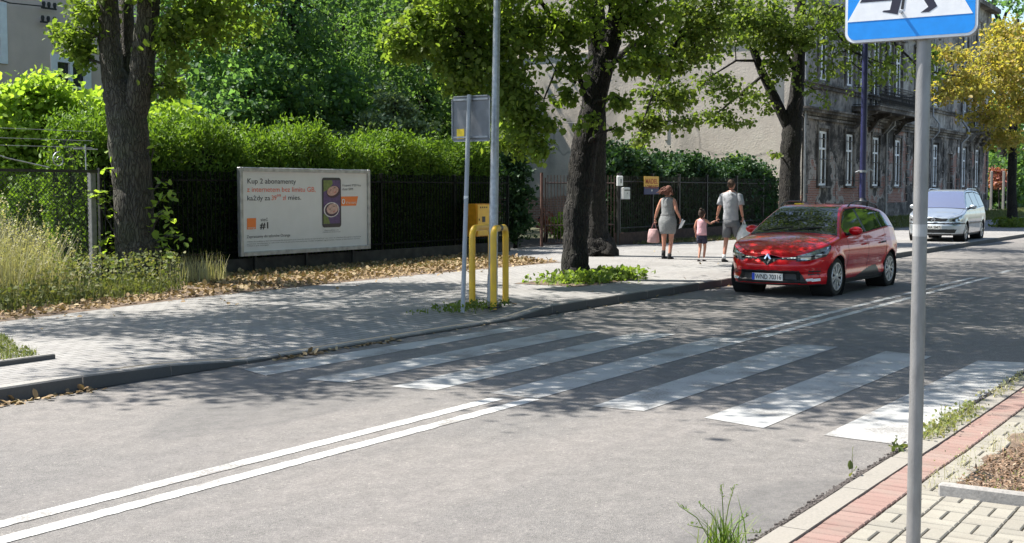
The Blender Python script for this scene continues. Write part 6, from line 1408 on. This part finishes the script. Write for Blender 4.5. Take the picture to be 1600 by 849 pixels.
m=MB(); m.loft([(0,0,.80,.115,.165),(0,0,.90,.13,.18),(0,0,1.0,.13,.178)],20); m.tube([(0,.09,.93),(.01,.10,.75),(.02,.11,.56)],[.10,.10,.092],14); m.tube([(0,-.09,.93),(.10,-.105,.75),(.18,-.11,.60)],[.10,.10,.092],14); obj('shorts',m,cloth('dark grey shorts',(.13,.135,.145)),man,smooth='all',world=False)
m=MB(); m.ball((.015,0,1.80),(.094,.082,.085),16,10); m.ball((-.03,0,1.765),(.062,.078,.085),14,8); obj('hair',m,cloth('short brown hair',(.06,.035,.022),.3,40),man,smooth='all',world=False)
m=MB(); sole(m,-.10,.11,.0,.27,.10,.085); sole(m,.22,-.11,.0,.27,.10,.085); obj('shoe',m,cloth('black shoes',(.015,.015,.016)),man,smooth='all',world=False)
m=MB(); m.tube([(-.10,.11,.06),(-.10,.11,.17)],.043,12); m.tube([(.22,-.11,.06),(.22,-.11,.18)],.043,12); obj('sock',m,cloth('white socks',(.7,.7,.7)),man,smooth='all',world=False)
# carrier bag in his right hand
def wob(m,amp,sd):
    rs=random.Random(sd); m.v=[(x+rs.gauss(0,amp),y+rs.gauss(0,amp),z+rs.gauss(0,amp*.6)) for x,y,z in m.v]
bg_=thing('carrier_bag','bulging white plastic carrier bag hanging from the man\'s right hand','bag',tuple(lm_+Vector((.07,-.29,.42))))
m=MB(); m.loft([(0,0,.0,.05,.05),(0,0,.03,.12,.14),(0,0,.14,.13,.17),(0,0,.27,.10,.14),(0,.0,.38,.05,.075),(0,0,.44,.03,.04)],16); wob(m,.011,3); obj('bag_body',m,mat('white plastic film',(.68,.68,.67),.35,var=.08,scale=20,bump=.8,bscale=18),bg_,smooth='all',world=False)
m=MB(); m.tube([(0,-.03,.42),(0,-.02,.50),(0,.005,.535),(0,.02,.50),(0,.03,.42)],.012,6); obj('handle',m,mat('white handle film',(.7,.7,.7),.4),bg_,smooth='all',world=False)
# child
lc=on(1096,408.5,.124)
V=[(0,0,.58),(0,0,.70),(0,0,.84),(0,0,.95),(.01,0,1.0),(0,.055,.56),(.04,.05,.32),(-.08,.03,.07),(0,-.055,.56),(.08,-.05,.33),(.06,-.03,.07),(0,.12,.93),(-.03,.16,.77),(.05,.17,.62),(0,-.12,.93),(-.01,-.21,.87),(.03,-.33,.935)]
Rd=[.075,.07,.075,.05,.036,.06,.038,.024,.06,.038,.024,.038,.027,.019,.038,.027,.019]
ch=fig('person','small child in pink top and navy shorts walking between the two adults','c' and lc,V,E,Rd,((.015,0,1.095),.83,0,-.3),[((.05,.17,.62),(.1,0,-1),(0,-1,0),-1,.66,.5),((.03,-.33,.935),(.1,-.5,.35),(0,.3,-1),1,.66,.5)])
m=MB(); m.loft([(0,0,.60,.10,.125),(0,0,.66,.10,.12),(0,0,.78,.092,.108),(0,0,.88,.088,.115),(0,0,.94,.07,.11),(0,0,.97,.05,.07)],18); obj('top',m,cloth('pink cotton top',(.62,.36,.40)),ch,smooth='all',world=False)
m=MB(); m.loft([(0,0,.52,.085,.11),(0,0,.58,.095,.118),(0,0,.63,.09,.112)],16); m.tube([(0,.055,.57),(.02,.055,.42)],[.066,.068],12); m.tube([(0,-.055,.57),(.04,-.055,.42)],[.066,.068],12); obj('shorts',m,cloth('navy shorts',(.025,.025,.05)),ch,smooth='all',world=False)
m=MB(); m.ball((-.005,0,1.12),(.088,.078,.085),16,10); m.ball((-.03,0,1.09),(.06,.072,.085),12,8); m.ball((-.05,.0,1.20),(.035,.035,.03),10,7); obj('hair',m,cloth('dark brown hair',(.035,.02,.014),.3,40),ch,smooth='all',world=False)
m=MB(); sole(m,-.08,.03,.0,.17,.065,.04); sole(m,.06,-.03,.0,.17,.065,.04); obj('sandal',m,cloth('dark sandals',(.05,.035,.03)),ch,smooth='all',world=False)
# woman
lw_=on(1043,404.8,.124)
V=[(0,0,.94),(0,0,1.08),(0,0,1.26),(0,0,1.42),(.015,-.01,1.50),(0,.10,.90),(-.01,.09,.50),(-.02,.09,.12),(0,-.10,.90),(.03,-.08,.50),(-.06,-.085,.10),(0,.165,1.40),(-.05,.25,1.16),(-.02,.33,.95),(0,-.165,1.40),(-.05,-.24,1.17),(.05,-.30,.97)]
Rd=[.13,.11,.12,.07,.048,.11,.060,.038,.11,.060,.038,.056,.042,.027,.056,.042,.027]
wo=fig('person','woman in a grey sleeveless knee-length dress walking away with windblown reddish hair','w' and lw_,V,E,Rd,((.03,-.015,1.62),.95,.1,.3),[((-.02,.33,.95),(.05,.05,-1),(0,-1,0),-1,.92,1.2),((.05,-.30,.97),(.2,-.1,-1),(0,1,0),1,.92,.6)])
m=MB(); m.loft([(.0,0,.60,.135,.185),(0,0,.68,.15,.205),(-.01,0,.82,.165,.225),(-.015,0,.92,.165,.222),(0,0,1.02,.135,.185),(0,0,1.10,.12,.158),(.005,0,1.22,.13,.165),(0,0,1.34,.12,.172),(-.005,0,1.41,.10,.18),(0,0,1.445,.085,.145),(0,0,1.475,.062,.075)],22); obj('dress',m,cloth('grey marl jersey dress',(.19,.20,.205),.12,30),wo,smooth='all',world=False)
m=MB(); m.loft([(0,0,1.035,.137,.186),(0,0,1.065,.133,.18)],22,cap=False); obj('waist_seam',m,cloth('grey seam',(.15,.155,.16)),wo,smooth='all',world=False)
m=MB(); c=Vector((.0,-.01,1.65)); m.ball(c,(.10,.09,.10),16,10); m.ball(c+Vector((-.04,.03,-.06)),(.07,.085,.09),14,8)
for k in range(26):
    a=c+Vector((random.gauss(-.04,.03),random.gauss(.02,.05),random.gauss(-.02,.04))); e=a+Vector((random.gauss(-.02,.03),.08+random.random()*.12,-.05-random.random()*.06)); m.tube([a,a.lerp(e,.5)+Vector((0,0,.02)),e],[.022,.016,.004],5)
for k in range(8):
    a=c+Vector((-.03,-.06,-.02)); e=a+Vector((0,-.05-random.random()*.04,-.09-random.random()*.04)); m.tube([a,a.lerp(e,.5)+Vector((0,-.01,.01)),e],[.02,.014,.004],5)
obj('hair',m,cloth('reddish brown hair',(.12,.05,.035),.35,40),wo,smooth='all',world=False)
m=MB(); sole(m,-.02,.09,.0,.25,.09,.09); sole(m,-.06,-.085,.0,.25,.09,.09); m.tube([(-.04,.09,.05),(-.03,.09,.20)],.047,12); m.tube([(-.08,-.085,.05),(-.065,-.085,.13)],.047,12); obj('shoe',m,cloth('black ankle shoes',(.014,.014,.016)),wo,smooth='all',world=False)
hb=thing('handbag','dusty pink bucket handbag carried in the woman\'s left hand','bag',tuple(lw_+Vector((-.01,.37,.38))))
m=MB(); m.loft([(0,0,.0,.10,.135),(0,0,.02,.11,.15),(0,0,.20,.10,.14),(0,0,.31,.08,.11),(0,0,.33,.07,.09)],20); wob(m,.004,5); obj('bag_body',m,cloth('dusty pink leather',(.42,.27,.27)),hb,smooth='all',world=False)
m=MB(); m.tube([(0,-.08,.30),(0,-.05,.42),(0,-.02,.50),(0,.02,.42),(0,.07,.30)],.011,6); m.tube([(0,.09,.31),(.02,.0,.345),(0,-.09,.31)],.01,6); obj('strap',m,cloth('dark pink strap',(.2,.09,.09)),hb,smooth='all',world=False)
pp=thing('white_papers','folded white sheets in the woman\'s right hand against her hip','papers',tuple(lw_+Vector((.09,-.30,.78))))
m=MB(); m.box((0,0,0.06),(.14,.012,.24),rx=.35,rz=.3); m.box((.01,-.03,.05),(.15,.01,.20),rx=.5,rz=.15); obj('sheets',m,mat('white paper',(.72,.74,.78),.6),pp,world=False)
